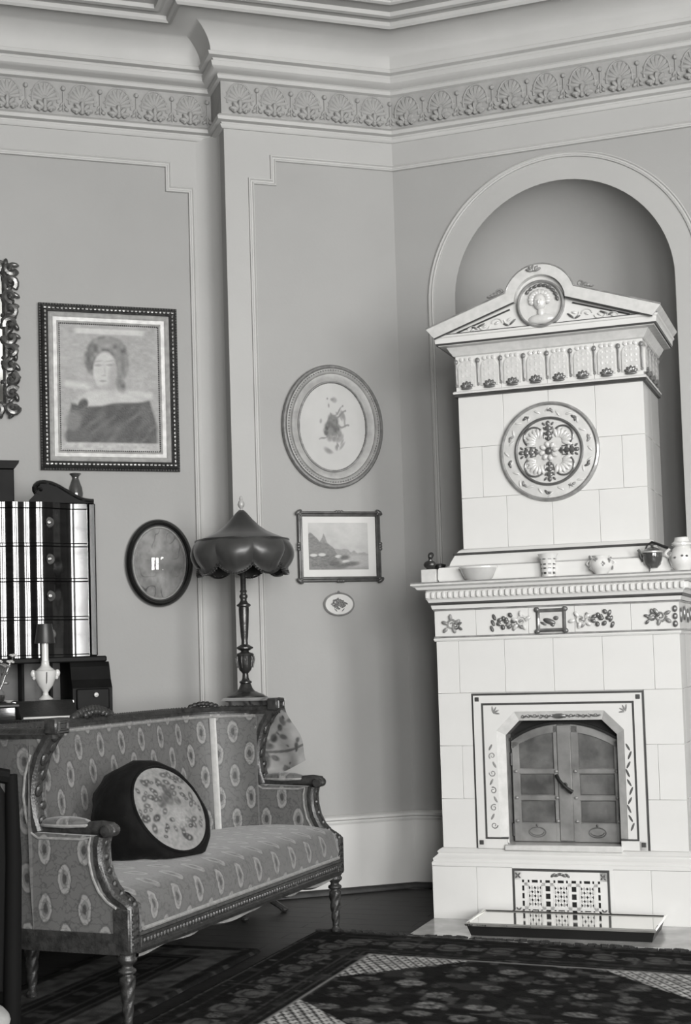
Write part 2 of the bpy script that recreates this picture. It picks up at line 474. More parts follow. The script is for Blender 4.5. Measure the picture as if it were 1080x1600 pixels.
# stove wall with its round-headed niche
NC, NW, NS, ND = 0.8925, 0.57, 3.06, 0.46
mb = MB()
mb.add([(0, 0, -.02), (NC - NW, 0, -.02), (NC - NW, 0, TOPZ), (0, 0, TOPZ)], [(0, 1, 2, 3)])
mb.add([(NC + NW, 0, -.02), (4.0, 0, -.02), (4.0, 0, TOPZ), (NC + NW, 0, TOPZ)], [(0, 1, 2, 3)])
A = arc(NC, NS, NW, PI, 0, 40)
for (xa, za), (xb, zb) in zip(A[:-1], A[1:]):
    mb.add([(xa, 0, za), (xb, 0, zb), (xb, 0, TOPZ), (xa, 0, TOPZ)], [(0, 1, 2, 3)])
mb.box(-0.05, 4.0, ND + 0.02, ND + 0.2, -.02, TOPZ)
wr = setting(mb.build('wall_right', M_FIELD, smooth=False))
wr.location = CO; wr.rotation_euler = (0, 0, TH_R)
nv, nf, nseg = [], [], 32
zs = [(-0.02, 1.0), (NS, 1.0)] + [(NS + NW * math.sin(t), math.cos(t)) for t in [PI / 2 * i / 16 for i in range(1, 17)]]
for z, s in zs:
    for j in range(nseg + 1):
        p = PI * j / nseg
        nv.append((NC - NW * math.cos(p) * s, ND * math.sin(p) * s, z))
for i in range(len(zs) - 1):
    for j in range(nseg):
        a = i * (nseg + 1) + j
        nf.append((a, a + 1, a + nseg + 2, a + nseg + 1))
MB().add(nv, nf).build('niche', M_FIELD, wr, ang=60)

# lighter painted stiles: thin plates on the walls
def plate(poly, wall, y, name='stile', m=M_STILE): return MB().prism(poly, y - 0.004, y + 0.002).build(name, m, wall, smooth=False)
PT, PN = 3.82, 3.69                           # top of the panel moulding, height of its notch
LX, LN = -1.059, -1.180                         # left wall panel: right edge, notch
MX, MN = -0.79, -0.67                         # middle wall panel: left edge, notch
plate([(-4.2, PT), (LN, PT), (LN, PN), (LX, PN), (LX, .4), (EDGE, .4), (EDGE, 3.96), (-4.2, 3.96)], wl, REC)
plate([(EDGE, .4), (MX, .4), (MX, PN), (MN, PN), (MN, PT), (0, PT), (0, 3.96), (EDGE, 3.96)], wm, 0)
plate(rect(0, 4.0, PT, 3.96), wr, 0)
NB = 0.69                                     # outer radius of the flat band round the niche
band = [(NC - NB, .4)] + arc(NC, NS, NB, PI, 0, 40) + [(NC + NB, .4)]
inner = [(NC - NW, .4)] + arc(NC, NS, NW, PI, 0, 40) + [(NC + NW, .4)]
mb = MB()
n = len(band)
mb.add([(x, -0.004, z) for x, z in band] + [(x, -0.004, z) for x, z in inner] + [(x, 0.03, z) for x, z in inner],
       [(i, i + 1, n + i + 1, n + i) for i in range(n - 1)] + [(n + i, n + i + 1, 2 * n + i + 1, 2 * n + i) for i in range(n - 1)])
mb.build('niche_band', M_STILE, wr, smooth=False)

# panel mouldings (two fine ridges)
MOULD = [(-0.017, 0.0), (-0.015, 0.011), (-0.008, 0.014), (-0.003, 0.005), (0.003, 0.005), (0.008, 0.012), (0.014, 0.008), (0.016, 0.0)]
def mould(name, path, wall_rot, y=0.0, closed=False):
    o = setting(MB().sweep(path, MOULD, closed, lambda a, b, q: (a, y - 0.003 - q, b)).build(name, M_PLASTER))
    o.location = CO; o.rotation_euler = (0, 0, wall_rot)
    return o
mould('trim_1', [(-4.2, PT), (LN, PT), (LN, PN), (LX, PN), (LX, .40)], TH_L, REC)
mould('trim_2', [(0.003, PT), (MN, PT), (MN, PN), (MX, PN), (MX, .40)], TH_L)
mould('trim_3', [(-0.003, PT), (4.0, PT)], TH_R)
mould('trim_4', [(NC - NB - .012, .4)] + arc(NC, NS, NB + .012, PI, 0, 48) + [(NC + NB + .012, .4)], TH_R)

# cornice with frieze and cove, one moulding run round all the walls in view
path = [tuple(p.xy) for p in (FR(4.0), FR(0), FL(EDGE), FL(EDGE, REC), FL(-4.3, REC))]
prof = [(0, 3.955), (.010, 3.957), (.018, 3.965), (.022, 3.976), (.012, 3.981), (.016, 3.988), (.036, 3.995), (.04, 4.012), (.028, 4.026), (.012, 4.034),
        (.012, 4.205), (.03, 4.212), (.036, 4.228), (.03, 4.238), (.052, 4.246), (.07, 4.262), (.074, 4.285), (.06, 4.292), (.066, 4.302), (.088, 4.31), (.094, 4.326), (.078, 4.334)]
prof += [(.078 + .192 * (1 - math.cos(t)), 4.334 + .136 * math.sin(t)) for t in [PI / 2 * i / 12 for i in range(1, 13)]]
prof += [(.274, 4.458), (.292, 4.452), (.304, 4.462), (.306, 4.482), (.34, 4.486), (.36, 4.474), (.38, 4.478), (.384, 4.499), (.47, 4.499), (.474, 4.488), (.49, 4.484), (.504, 4.49), (.506, 4.501)]
cornice = setting(MB().sweep(path, prof, False, XY).build('trim_5', M_PLASTER, ang=30))
cornice['label'] = 'moulded plaster cornice with ornamental frieze and cove'
# frieze ornament, one cast unit: ribbed shell fan, leaf cluster, stem and bud
u = MB()
for k in range(9):
    a = math.radians(-78 + k * 19.5)
    u.blob((0.048 * math.sin(a), -0.003, -0.02 + 0.062 * math.cos(a)), (0.011, 0.006, 0.036), RY(a), 6, 5)
u.tube([(0.066 * math.sin(t), -0.004, -0.012 + 0.094 * math.cos(t)) for t in [math.radians(-100 + i * 20) for i in range(11)]], 0.005, 6)
for k, (a, l) in enumerate([(-80, .040), (-40, .042), (0, .046), (40, .042), (80, .040)]):
    a = math.radians(a)
    u.blob((0.034 * math.sin(a), -0.014, -0.066 + 0.030 * math.cos(a)), (0.014, 0.016, l * .6), RY(a), 6, 5)
    u.blob((0.030 * math.sin(a), -0.016, -0.074 + 0.014 * math.cos(a)), (0.010, 0.012, 0.010), None, 6, 5)
u.blob((0, -0.014, -0.07), (0.014, 0.014, 0.012), None, 6, 5)
u.tube([(0.094, -0.004, -0.07), (0.094, -0.006, 0.035)], 0.0045, 5)
u.blob((0.094, -0.01, 0.05), (0.013, 0.012, 0.013), None, 6, 5)
for k in (-1, 1):
    u.blob((0.094 + k * 0.016, -0.008, -0.06), (0.014, 0.009, 0.009), RY(k * .6), 6, 5)
    u.blob((0.094 + k * 0.010, -0.007, -0.035), (0.006, 0.006, 0.014), RY(-k * .5), 6, 5)
setting(MB().sweep(path, [(.0125, 4.035), (.0135, 4.204)], False, XY).build('trim_8', M_RELIEF))
um = shared(u, 'frieze_ornament', M_RELIEF)
for k in range(10): link('frieze_ornament', um, cornice, FR(0.095 + k * .189, -0.012, 4.118), (0, 0, TH_R))
for k in range(5): link('frieze_ornament', um, cornice, FL(EDGE + 0.085 + k * .185, -0.012, 4.118), (0, 0, TH_L))
for k in range(8): link('frieze_ornament', um, cornice, FL(EDGE - 0.13 - k * .189, REC - 0.012, 4.118), (0, 0, TH_L))

# dado: white baseboard boards, cap rail and the dark quarter round on the floor
def dado(name, x0, x1, th, y):
    o = MB().box(x0, x1, y - 0.014, y + 0.002, 0, 0.358).build(name, M_DADO, smooth=False)
    o.location = CO; o.rotation_euler = (0, 0, th); setting(o)
    return o
dado('baseboard_left', -4.2, EDGE, TH_L, REC)
dado('baseboard_middle', EDGE - 0.014, 0.004, TH_L, 0)
dado('baseboard_right', -0.004, NC - NW - .002, TH_R, 0)
RAIL = [(0, .35), (.02, .352), (.024, .362), (.018, .37), (.03, .376), (.032, .388), (.02, .396), (.008, .40), (0, .40)]
path2 = [tuple(p.xy) for p in (FR(NC - NW - .002), FR(0), FL(EDGE), FL(EDGE, REC), FL(-4.2, REC))]
setting(MB().sweep(path2, RAIL, False, XY).build('trim_6', M_DADO))
setting(MB().sweep(path2, [(.014, .03), (.026, .028), (.034, .016), (.036, 0.001)], False, XY).build('trim_7', M_PARQ))

# the rest of the room, behind the camera
def room_wall(name, a, b, m=None):
    d = (b - a).normalized(); nrm = Vector((d.y, -d.x, 0)) * 0.25
    p = [a.xy, b.xy, (b + nrm).xy, (a + nrm).xy]
    return setting(MB().prism([tuple(q) for q in p], -0.02, TOPZ, ax='xy').build(name, m or M_DARKWALL, smooth=False))
V3 = lambda x, y: Vector((x, y, 0))
room_wall('wall_far_left', V3(-4.6, 3.5), V3(-3.75, 6.36))
room_wall('wall_side_left', V3(-4.6, -2.4), V3(-4.6, 3.5))
rx, rw, rz0, rz1 = REAR_WINDOW
room_wall('wall_rear', V3(rx - rw / 2, -2.4), V3(-4.6, -2.4))
mb = MB().box(rx + rw / 2, WA.x, -2.65, -2.4, -.02, TOPZ).box(rx - rw / 2, rx + rw / 2, -2.65, -2.4, -.02, rz0).box(rx - rw / 2, rx + rw / 2, -2.65, -2.4, rz1, TOPZ)
setting(mb.build('wall_rear_window', M_FIELD, smooth=False))
room_wall('wall_side_right', V3(5.2, 3.8), WB)
room_wall('wall_far_right', FR(4.0), V3(5.2, 3.8))
# window wall with two tall windows; local x along the wall, -y into the room
TH_W = math.atan2(W_DIR.y, W_DIR.x) + PI
ww = MB(); LW = (WB - WA).length
flip = lambda s: LW - s                        # local x runs from WB to WA
edges = sorted([0, LW] + [flip(s + k * w / 2) for s, w, a, b in WINDOWS for k in (-1, 1)])
for i in range(0, len(edges) - 1):
    x0, x1 = edges[i], edges[i + 1]
    if i % 2 == 0: ww.box(x0, x1, 0, 0.25, -.02, TOPZ)
    else:
        ww.box(x0, x1, 0, 0.25, -.02, WINDOWS[0][2]); ww.box(x0, x1, 0, 0.25, WINDOWS[0][3], TOPZ)
o = setting(ww.build('wall_windows', M_FIELD, smooth=False)); o.location = WB; o.rotation_euler = (0, 0, TH_W)
for q, (s, w, z0, z1) in enumerate(WINDOWS + [REAR_WINDOW]):
    wn = bpy.data.objects.new('window_%d' % (q + 1), None); COL.objects.link(wn); setting(wn)
    if q < 2: wn.location = WB + (WA - WB).normalized() * flip(s); wn.rotation_euler = (0, 0, TH_W)
    else: wn.location = (s, -2.4, 0); wn.rotation_euler = (0, 0, PI)
    MB().sweep(rect(-w / 2, w / 2, z0, z1), [(0, -.1), (0, .03), (.07, .03), (.07, -.1)], True, lambda a, b, q: (a, -q, b), loop=True).build('window_frame', M_PLASTER, wn)
    MB().box(-.035, .035, 0.02, 0.09, z0, z1, .006).build('mullion', M_PLASTER, wn)
    for z in (z0 + 1.05, z0 + 2.15): MB().box(-w / 2, w / 2, 0.025, 0.085, z - .03, z + .03, .006).build('transom', M_PLASTER, wn)
    MB().box(-w / 2 - .08, w / 2 + .08, -0.09, 0.0, z0 - .05, z0, .008).build('window_sill', M_PLASTER, wn)
    for k in (-1, 1):
        for za, zb in ((z0 + .07, z0 + 1.02), (z0 + 1.08, z0 + 2.12), (z0 + 2.18, z1 - .07)):
            MB().box(min(k * .035, k * (w / 2 - .07)), max(k * .035, k * (w / 2 - .07)), 0.05, 0.056, za, zb).build('pane', M_GLASS, wn)

# ================================================================== TILE STOVE (local: x along the wall, -y to the room)
ST = FR(0.353 + 0.5985, -0.871)
stove = thing('tile_stove', 'tall white tiled stove with gabled top and rosette in arched niche', 'stove', ST, TH_R)
BK = 0.855                                        # back of the stove, just off the wall
_tile = {}
def tile(x0, x1, z0, z1, y, name='tile', th=0.014, m=None, side=0):
    """one glazed tile; side -1/1 = on the left/right flank (x0,x1 then run along y and y is the x of the face)"""
    w, h = x1 - x0 - 0.0010, z1 - z0 - 0.0010
    k = (round(w, 4), round(h, 4), round(th, 4), (m or M_GLAZE).name)
    if k not in _tile:
        _tile[k] = shared(MB().box(-w / 2, w / 2, 0, th, -h / 2, h / 2, 0.0009), 'tile', m or M_GLAZE)
    c, zc = (x0 + x1) / 2, (z0 + z1) / 2
    if side == 0: return link(name, _tile[k], stove, (c, y, zc))
    return link(name, _tile[k], stove, (y, c, zc), (0, 0, side * PI / 2))
def upath(hw, yf, yb=BK): return [(hw, yb), (hw, yf), (-hw, yf), (-hw, yb)]     # right flank, front, left flank: outside on the left
def ring(name, hw, yf, prof, m=M_GLAZE, yb=BK, ang=30):
    """moulding round three sides; prof [(out, z)]"""
    return MB().sweep(upath(hw, yf, yb)[::-1], [(-o, z) for o, z in prof], False, XY, cap=True).build(name, m, stove, ang=ang)
# plinth
HP, HB, YB_ = 0.5985, 0.552, 0.035
core = MB()
core.box(-HP + .012, HP - .012, 0.012, BK, 0.0, 0.25)
core.box(-HB + .012, -0.30, YB_ + .012, BK, 0.25, 1.5); core.box(0.30, HB - .012, YB_ + .012, BK, 0.25, 1.5)
core.box(-0.30, 0.30, 0.16, BK, 0.25, 1.5); core.box(-0.30, 0.30, YB_ + .012, 0.16, 0.98, 1.5); core.box(-0.30, 0.30, YB_ + .012, 0.16, 0.25, 0.325)
core.box(-0.418, 0.418, 0.132, 0.61, 1.5, 2.64)
core.build('core', M_GROUT, stove, smooth=False)
for a, b in ((-HP, -.39), (-.39, -.226), (.226, .39), (.39, HP)): tile(a, b, 0.0, 0.246, 0.0)
tile(-.226, .226, .242, .249, 0.0)
for s in (-1, 1):
    for a, b in ((.002, .29), (.29, .57), (.57, BK)): tile(a, b, 0.0, .246, s * HP, side=s)
ring('plinth_moulding', HP, 0.0, [(-.02, .246), (0, .247), (.001, .262), (-.006, .268), (-.004, .28), (-.018, .292), (-.026, .30), (-.02, .309), (-.03, .318), (-.045, .327), (-.06, .327)])
# body tiles
R4 = [.325, .547, .788, 1.028, 1.268]
for a, b in zip((-HB, -.447, -.232, -.008, .213, .437), (-.447, -.232, -.008, .213, .437, HB)): tile(a, b, R4[3], R4[4], YB_)
for k in range(3):
    z0, z1 = R4[k], R4[k + 1]
    if k == 1:
        tile(-HB, -.447, z0, z1, YB_); tile(-.447, -.394, z0, z1, YB_); tile(.386, .437, z0, z1, YB_); tile(.437, HB, z0, z1, YB_)
    else:
        tile(-HB, -.394, z0, z1, YB_); tile(.386, HB, z0, z1, YB_)
for s in (-1, 1):
    for k in range(4):
        for a, b in (((YB_, .26), (.26, .54), (.54, BK)) if k % 2 else ((YB_, .12), (.12, .40), (.40, .68), (.68, BK))):
            tile(a, b, R4[k], R4[k + 1], s * HB, side=s)
# door surround: dark line, white band, dark line, splayed octagonal opening
def usurr(x0, x1, z0, z1): return [(x1, z0), (x1, z1), (x0, z1), (x0, z0)]       # open at the bottom; inside on the left
cx0, cx1 = -.394, .386
def band3(name, i0, i1, y0, m):
    return MB().sweep(usurr(cx0 + i0, cx1 - i0, .327, 1.024 - i0), [(0, -.012), (0, y0), (i1 - i0, y0), (i1 - i0, -.012)], False, lambda a, b, q: (a, YB_ - q, b), cap=True).build(name, m, stove, ang=30)
band3('border_line', 0.0, .009, .002, M_LINE)
band3('surround_band', .009, .044, .007, M_GLAZE)
band3('border_line', .044, .054, .002, M_LINE)
for x, z in ((cx0 + .026, .998), (cx1 - .026, .998), (cx0 + .026, .352), (cx1 - .026, .352)):
    MB().box(x - .010, x + .010, YB_ - .010, YB_, z - .010, z + .010, .002).build('corner_stud', M_LINE, stove)
MB().box(cx0 + .044, -.245, YB_ - .004, YB_ + .01, .368, .376).build('border_line', M_LINE, stove)
MB().box(.262, cx1 - .044, YB_ - .004, YB_ + .01, .368, .376).build('border_line', M_LINE, stove)
for a, b in ((cx0 + .009, -.248), (.262, cx1 - .009)): tile(a, b, .325, .368, YB_ - .007, 'surround_tile')
OC = .006                                          # centre of the opening
def octo(hw, top, ch, zb=.345): return [(OC - hw, zb), (OC - hw, top - ch), (OC - hw + ch, top), (OC + hw - ch, top), (OC + hw, top - ch), (OC + hw, zb)]
outer = [(cx0 + .054, .376), (cx0 + .054, .80), (cx0 + .054, .970), (cx1 - .054, .970), (cx1 - .054, .80), (cx1 - .054, .376)]
oA, oB = octo(.288, .940, .085, .376), octo(.252, .898, .065, .345)
def ringfaces(mb, A, B, ya, yb, skip=()):
    n = len(A)
    for i in range(n - 1):
        if i in skip: continue
        mb.add([(A[i][0], ya, A[i][1]), (A[i + 1][0], ya, A[i + 1][1]), (B[i + 1][0], yb, B[i + 1][1]), (B[i][0], yb, B[i][1])], [(0, 1, 2, 3)])
for i in range(5):                                 # five pieces, each its own glazed tile
    mb = MB(); ringfaces(mb, outer, oA, YB_ - .005, YB_ - .005, [k for k in range(5) if k != i]); ringfaces(mb, outer, outer, YB_ - .005, YB_ + .012, [k for k in range(5) if k != i])
    mb.build('surround_tile', M_GLAZE, stove, smooth=False)
mb = MB(); ringfaces(mb, oA, oB, YB_ - .005, YB_ + .022); mb.build('splay', M_PALE, stove, smooth=False)
mb = MB(); ringfaces(mb, oB, oB, YB_ + .022, .165); mb.build('jamb', M_MIDGREY, stove, smooth=False)
MB().box(-.26, .27, YB_ - .02, .165, .318, .345, .004).build('hearth_sill', M_PALE, stove)
# pale scrolling leaves painted in relief on the surround
def leaf(mb, x, z, a, l, w, y, t=.004): mb.blob((x, y, z), (w, t, l), RY(a), 6, 5)
def scroll(mb, x, z, r, y, s=1, turns=1.3, t=.003, a0=0.0):
    pts = []
    for i in range(15):
        q = i / 14; a = a0 + s * q * turns * 2 * PI; rr = r * (1 - .75 * q)
        pts.append((x + rr * math.cos(a), y, z + rr * math.sin(a)))
    mb.tube(pts, [t * (1.15 - .5 * i / 14) for i in range(15)], 5)
mb = MB()
for k in range(5):
    z = .43 + k * .078
    scroll(mb, -.305, z, .016, YB_ - .006, 1 if k % 2 else -1, 1.2, .0025, k)
    leaf(mb, -.312 + .016 * (k % 2), z + .038, .5 - (k % 2), .016, .005, YB_ - .006)
mb.build('painted_foliage', M_MIDGREY, stove, kind='stuff')
mb = MB()
for k in range(5):
    z = .43 + k * .078
    leaf(mb, .315 - .012 * (k % 2), z, .4 - .8 * (k % 2), .02, .005, YB_ - .006)
    leaf(mb, .308, z + .036, -.5 + (k % 2), .018, .005, YB_ - .006)
mb.build('painted_foliage', M_GREY, stove, kind='stuff')
for s in (-1, 1):
    mb = MB()
    for a in (-.9, -.3, .3, .9): leaf(mb, OC + s * .30 + .016 * math.sin(a - s * .8), .935 + .016 * math.cos(a - s * .8), a - s * .8, .016, .004, YB_ - .006)
    mb.build('corner_palmette', M_MIDGREY, stove)
mb = MB()
for k in range(13):
    x = OC - .165 + k * .0275
    scroll(mb, x, .918, .009, YB_ + .006, 1 if k % 2 else -1, 1.1, .0022, k * 1.3); leaf(mb, x + .013, .918, 1.2 - 2.4 * (k % 2), .013, .004, YB_ + .006)
mb.blob((OC, YB_ + .004, .918), (.03, .005, .012))
mb.build('lintel_foliage', M_GREY, stove, kind='stuff')
# iron door: two leaves with three panels each under a segmental arch
DX0, DX1, DZ0, DSP, DTP = -.236, .250, .347, .802, .878
DC = (DX0 + DX1) / 2; hwD = (DX1 - DX0) / 2
rad = (hwD ** 2 + (DTP - DSP) ** 2) / (2 * (DTP - DSP)); zc = DTP - rad
top = lambda x: zc + math.sqrt(max(0, rad * rad - (x - DC) ** 2))
YD = 0.118
sp_poly = [(DX0 - .02, .36)] + [(DX0 - .02, .93), (DX1 + .02, .93), (DX1 + .02, .36)]
MB().box(DX0 - .03, DX1 + .03, .150, .158, .34, .95).build('firebox_plate', M_BLACK, stove, smooth=False)
xs = [DX0 - .008 + (DX1 - DX0 + .016) * i / 24 for i in range(25)]
MB().sweep([(x, top(min(max(x, DX0), DX1)) + .004) for x in xs], [(-.004, 0), (-.004, .012), (.008, .012), (.008, 0)], False, lambda a, b, q: (a, YD + .004 - q, b), cap=True).build('arch_rim', M_BLACK, stove)
for s in (-1, 1):
    xa, xb = (DX0, DC - .001) if s < 0 else (DC + .001, DX1)
    leafo = MB().prism([(xa, DZ0), (xb, DZ0)] + [(x, top(x)) for x in [xb + (xa - xb) * i / 10 for i in range(11)]], YD + .012, YD + .02).build('door_leaf', M_IRON, stove, smooth=False)
    st = .034
    inn = DC - .03 if s < 0 else DC + .03                      # edge of the middle strap
    x0, x1 = (xa, inn) if s < 0 else (inn, xb)
    fr = MB()
    fr.box(x0, x0 + st, YD, YD + .013, DZ0, min(top(x0), top(x0 + st)) - .002, .003)
    fr.box(x1 - st * .6, x1, YD, YD + .013, DZ0, min(top(x1), top(x1 - st)) - .002, .003)
    rails = [(DZ0, .432), (.532, .556), (.652, .676)]
    for a, b in rails: fr.box(x0, x1, YD + .001, YD + .013, a, b, .003)
    pts = [x0 + (x1 - x0) * i / 10 for i in range(11)]
    fr.prism([(x, top(x) - .036) for x in pts] + [(x, top(x) - .001) for x in pts[::-1]], YD, YD + .013)
    fr.build('leaf_frame', M_IRON, leafo, ang=30)
    a0, a1 = x0 + st, x1 - st * .6
    for za, zb in ((.432, .532), (.556, .652)): MB().box(a0 + .002, a1 - .002, YD + .009, YD + .014, za + .002, zb - .002, .004).build('door_panel', M_IRON2, leafo)
    pp = [a0 + .002 + (a1 - a0 - .004) * i / 6 for i in range(7)]
    MB().prism([(x, .678) for x in pp] + [(x, top(x) - .038) for x in pp[::-1]], YD + .009, YD + .014).build('door_panel', M_IRON2, leafo, smooth=False)
    rv = MB()
    for zz in (.545, .664, .44): 
        for xx in (x0 + .017, x1 - .010): rv.blob((xx, YD - .001, zz), (.010, .006, .008), None, 8, 5)
    rv.build('rivets', M_IRON, leafo, kind='stuff')
    eng = MB(); cxp = (x0 + x1) / 2
    eng.tube([(cxp + .038 * math.cos(t), YD, .39 + .022 * math.sin(t)) for t in [2 * PI * i / 20 for i in range(20)]], .0025, 5, closed=True)
    eng.tube([(cxp + .03 * math.cos(t), YD, .392 - .016 * math.sin(t)) for t in [PI * i / 10 for i in range(11)]], .002, 5)
    eng.blob((cxp, YD, .421), (.006, .004, .006)); eng.build('engraved_mark', M_IRON2, leafo)
    hx = DX0 - .004 if s < 0 else DX1 + .004
    for zz in (.40, .72): MB().lathe([(.006, -.03), (.008, -.028), (.008, .028), (.006, .03)], 8, (hx, YD + .004, zz)).build('hinge', M_BLACK, leafo)
MB().box(DC - .032, DC + .032, YD - .006, YD + .012, DZ0 + .004, top(DC) - .004, .004).build('centre_strap', M_IRON, stove)
MB().tube([(DC - .035, YD - .02, .648), (DC - .022, YD - .034, .628), (DC, YD - .038, .603), (DC + .02, YD - .034, .585), (DC + .036, YD - .03, .572)], [.009, .008, .007, .009, .011], 8).lathe([(.012, 0), (.012, .034)], 10, M=Matrix.Translation((DC, YD, .603)) @ RX(PI / 2)).build('handle', M_BLACK, stove)
# ash grille in the plinth: dark line, white cast frame with pierced pattern
GX0, GX1, GZ0, GZ1 = -.224, .208, .0, .241
MB().box(GX0 - .002, GX1 + .018, .006, .013, GZ0, GZ1 + .004).build('grille_void', M_BLACK, stove, smooth=False)
MB().sweep(usurr(GX0, GX1, GZ0, GZ1), [(0, 0), (0, .005), (.009, .005), (.009, 0)], False, lambda a, b, q: (a, .004 - q, b), cap=True).build('border_line', M_LINE, stove)
MB().box(GX1, .228, -.0, .012, 0, .244, .002).build('tile', M_GLAZE, stove)
g = MB()
gx0, gx1, gz0, gz1 = GX0 + .009, GX1 - .009, .0, GZ1 - .009
def bar(x0, x1, z0, z1, y=0.0): g.box(x0, x1, y, y + .008, z0, z1)
bar(gx0, gx0 + .032, gz0, gz1); bar(gx1 - .032, gx1, gz0, gz1); bar(gx0, gx1, gz1 - .038, gz1); bar(gx0, gx1, gz0, .012); bar(gx0, gx1, .022, .052)
ix0, ix1, iz0, iz1 = gx0 + .032, gx1 - .032, .052, gz1 - .038
bar(ix0, ix1, iz0 + .012, iz0 + .026); bar(ix0, ix1, iz1 - .026, iz1 - .012)
cw = (ix1 - ix0) / 3
for k in range(3):
    xa = ix0 + k * cw
    bar(xa + .0105, xa + .026, iz0, iz1); bar(xa + cw - .026, xa + cw - .0105, iz0, iz1)
    for t in (.30, .62): 
        for zz in ((iz0, iz0 + .012), (iz1 - .012, iz1)): bar(xa + cw * t, xa + cw * t + .010, *zz)
    for zz in (.38, .62): 
        bar(xa, xa + .0105, iz0 + (iz1 - iz0) * zz - .005, iz0 + (iz1 - iz0) * zz + .005); bar(xa + cw - .0105, xa + cw, iz0 + (iz1 - iz0) * zz - .005, iz0 + (iz1 - iz0) * zz + .005)
    # diagonal lattice in the middle of each field
    xm, zm = xa + cw / 2, (iz0 + iz1) / 2
    hx_, hz_ = cw / 2 - .026, (iz1 - iz0) / 2 - .026
    for s in (-1, 1):
        for o in (-1.2, -.4, .4, 1.2):
            ra, rb = max(-hx_, (o - 1) * hx_), min(hx_, (o + 1) * hx_)
            mx, k_ = (ra + rb) / 2, hz_ / hx_
            L = math.hypot((rb - ra) / 2, (rb - ra) / 2 * k_) + .004
            M = Matrix.Translation((xm + mx, .001, zm + s * (mx - o * hx_) * k_)) @ RY(-math.atan2(s * hz_, hx_))
            g.box(-L, L, 0, .006, -.0058, .0058, 0, M)
    bar(xa + .024, xa + .030, iz0 + .02, iz1 - .02); bar(xa + cw - .030, xa + cw - .024, iz0 + .02, iz1 - .02)
for k in range(12):
    xx = ix0 + (k + .5) * (ix1 - ix0) / 12
    if k % 2 == 0: bar(xx, xx + .010, .012, .022)
g.build('grille', M_GLAZE, stove, smooth=False)
for x in (gx0 + .016, gx1 - .016):
    for z in (gz1 - .019, .06):
        mb = MB()
        for a in (.785, 2.356, 3.927, 5.498): mb.blob((x + .008 * math.cos(a), -.002, z + .008 * math.sin(a)), (.009, .003, .004), RY(-a), 6, 4)
        mb.build('grille_rosette', M_GREY, stove)
mb = MB()
for k in (-2, -1, 0, 1, 2): mb.blob((-.008 + k * .016, -.002, gz1 - .016 + (.005 if k == 0 else 0)), (.014, .004, .007), RY(k * .3), 6, 4)
mb.build('grille_crest', M_GREY, stove)
MB().blob((-.008, .0, .037), (.032, .004, .014), None, 14, 6).build('grille_boss', M_GREY, stove)
# frieze under the shelf
ring('frieze_foot', HB, YB_, [(-.01, 1.266), (.006, 1.268), (.010, 1.276), (.008, 1.282)])
ring('frieze_line', HB, YB_, [(.0, 1.282), (.007, 1.283), (.007, 1.290), (0, 1.291)], M_MIDGREY)
HF, YF = HB + .004, YB_ - .004
for a, b in ((-HF, -.36), (-.36, -.115), (-.115, .095), (.095, .345), (.345, HF)): tile(a, b, 1.290, 1.408, YF, 'frieze_tile')
for s in (-1, 1):
    for a, b in ((YF, .3), (.3, .58), (.58, BK)): tile(a, b, 1.290, 1.408, s * HF, 'frieze_tile', side=s)
ring('frieze_line', HF, YF, [(-.01, 1.407), (.004, 1.408), (.005, 1.414), (-.01, 1.416)], M_MIDGREY)
ring('architrave', HF, YF, [(-.01, 1.415), (.008, 1.416), (.012, 1.434), (-.01, 1.435)])
ring('dark_fillet', HF, YF, [(-.01, 1.434), (.016, 1.435), (.019, 1.440), (.018, 1.446), (-.01, 1.447)], M_LINE)
ring('cornice', HF, YF, [(-.01, 1.446), (.020, 1.447), (.026, 1.46), (.030, 1.462), (.030, 1.498), (.05, 1.502), (.062, 1.507), (.068, 1.516), (.070, 1.520), (-.02, 1.520)])
ring('shelf', HF, YF, [(-.3, 1.519), (.074, 1.519), (.086, 1.526), (.084, 1.536), (.078, 1.539), (-.5, 1.539)], M_PALE)
ring('shelf_edge', HF, YF, [(.07, 1.533), (.0865, 1.534), (.0865, 1.540), (.07, 1.5405)], M_MIDGREY)
dm = shared(MB().box(-.0078, .0078, -.017, .01, -.0145, .0145, .003), 'dentil', M_GLAZE)
nd = 44; xr = HF + .030
for k in range(nd): link('dentil', dm, stove, (-xr + .010 + (2 * xr - .02) * k / (nd - 1), YF - .030, 1.480))
for k in range(14): link('dentil', dm, stove, (xr, YF - .01 + k * .0272, 1.480), (0, 0, PI / 2))
def foliage(name, x, z, s, m, y, n=5, sc=1.0):
    mb = MB()
    scroll(mb, x, z, .026 * sc, y, s, 1.4, .005 * sc)
    for k in range(n):
        a = .5 + k * 1.15 * s; r = (.034 + .008 * (k % 2)) * sc
        mb.blob((x + r * math.cos(a), y - .002, z + r * math.sin(a) * .8), (.016 * sc, .007, .009 * sc), RY(-a), 7, 5)
    return mb.build(name, m, stove)
yq = YF - .004
foliage('foliage_scroll', -.475, 1.343, 1, M_MIDGREY, yq); foliage('foliage_scroll', -.455, 1.338, -1, M_GREY, yq, 3, .7)
for s in (-1, 1):
    c = -.010
    foliage('foliage_scroll', c + s * .135, 1.347, -s, M_PALE, yq - .002)
    foliage('foliage_scroll', c + s * .165, 1.338, s, M_MIDGREY, yq, 4, .8)
    mb = MB()
    for k in range(9):
        a = k * .9; r = .010 + .0045 * k
        mb.blob((c + s * .215 + r * math.cos(a), yq - .002, 1.348 + r * math.sin(a) * .8), (.013, .008, .010), RY(a), 7, 5)
    for k in range(3): mb.blob((c + s * (.262 + .006 * k), yq, 1.37 - k * .026), (.008, .006, .016), RY(s * .4), 7, 5)
    mb.build('flower_bunch', M_GREY, stove)
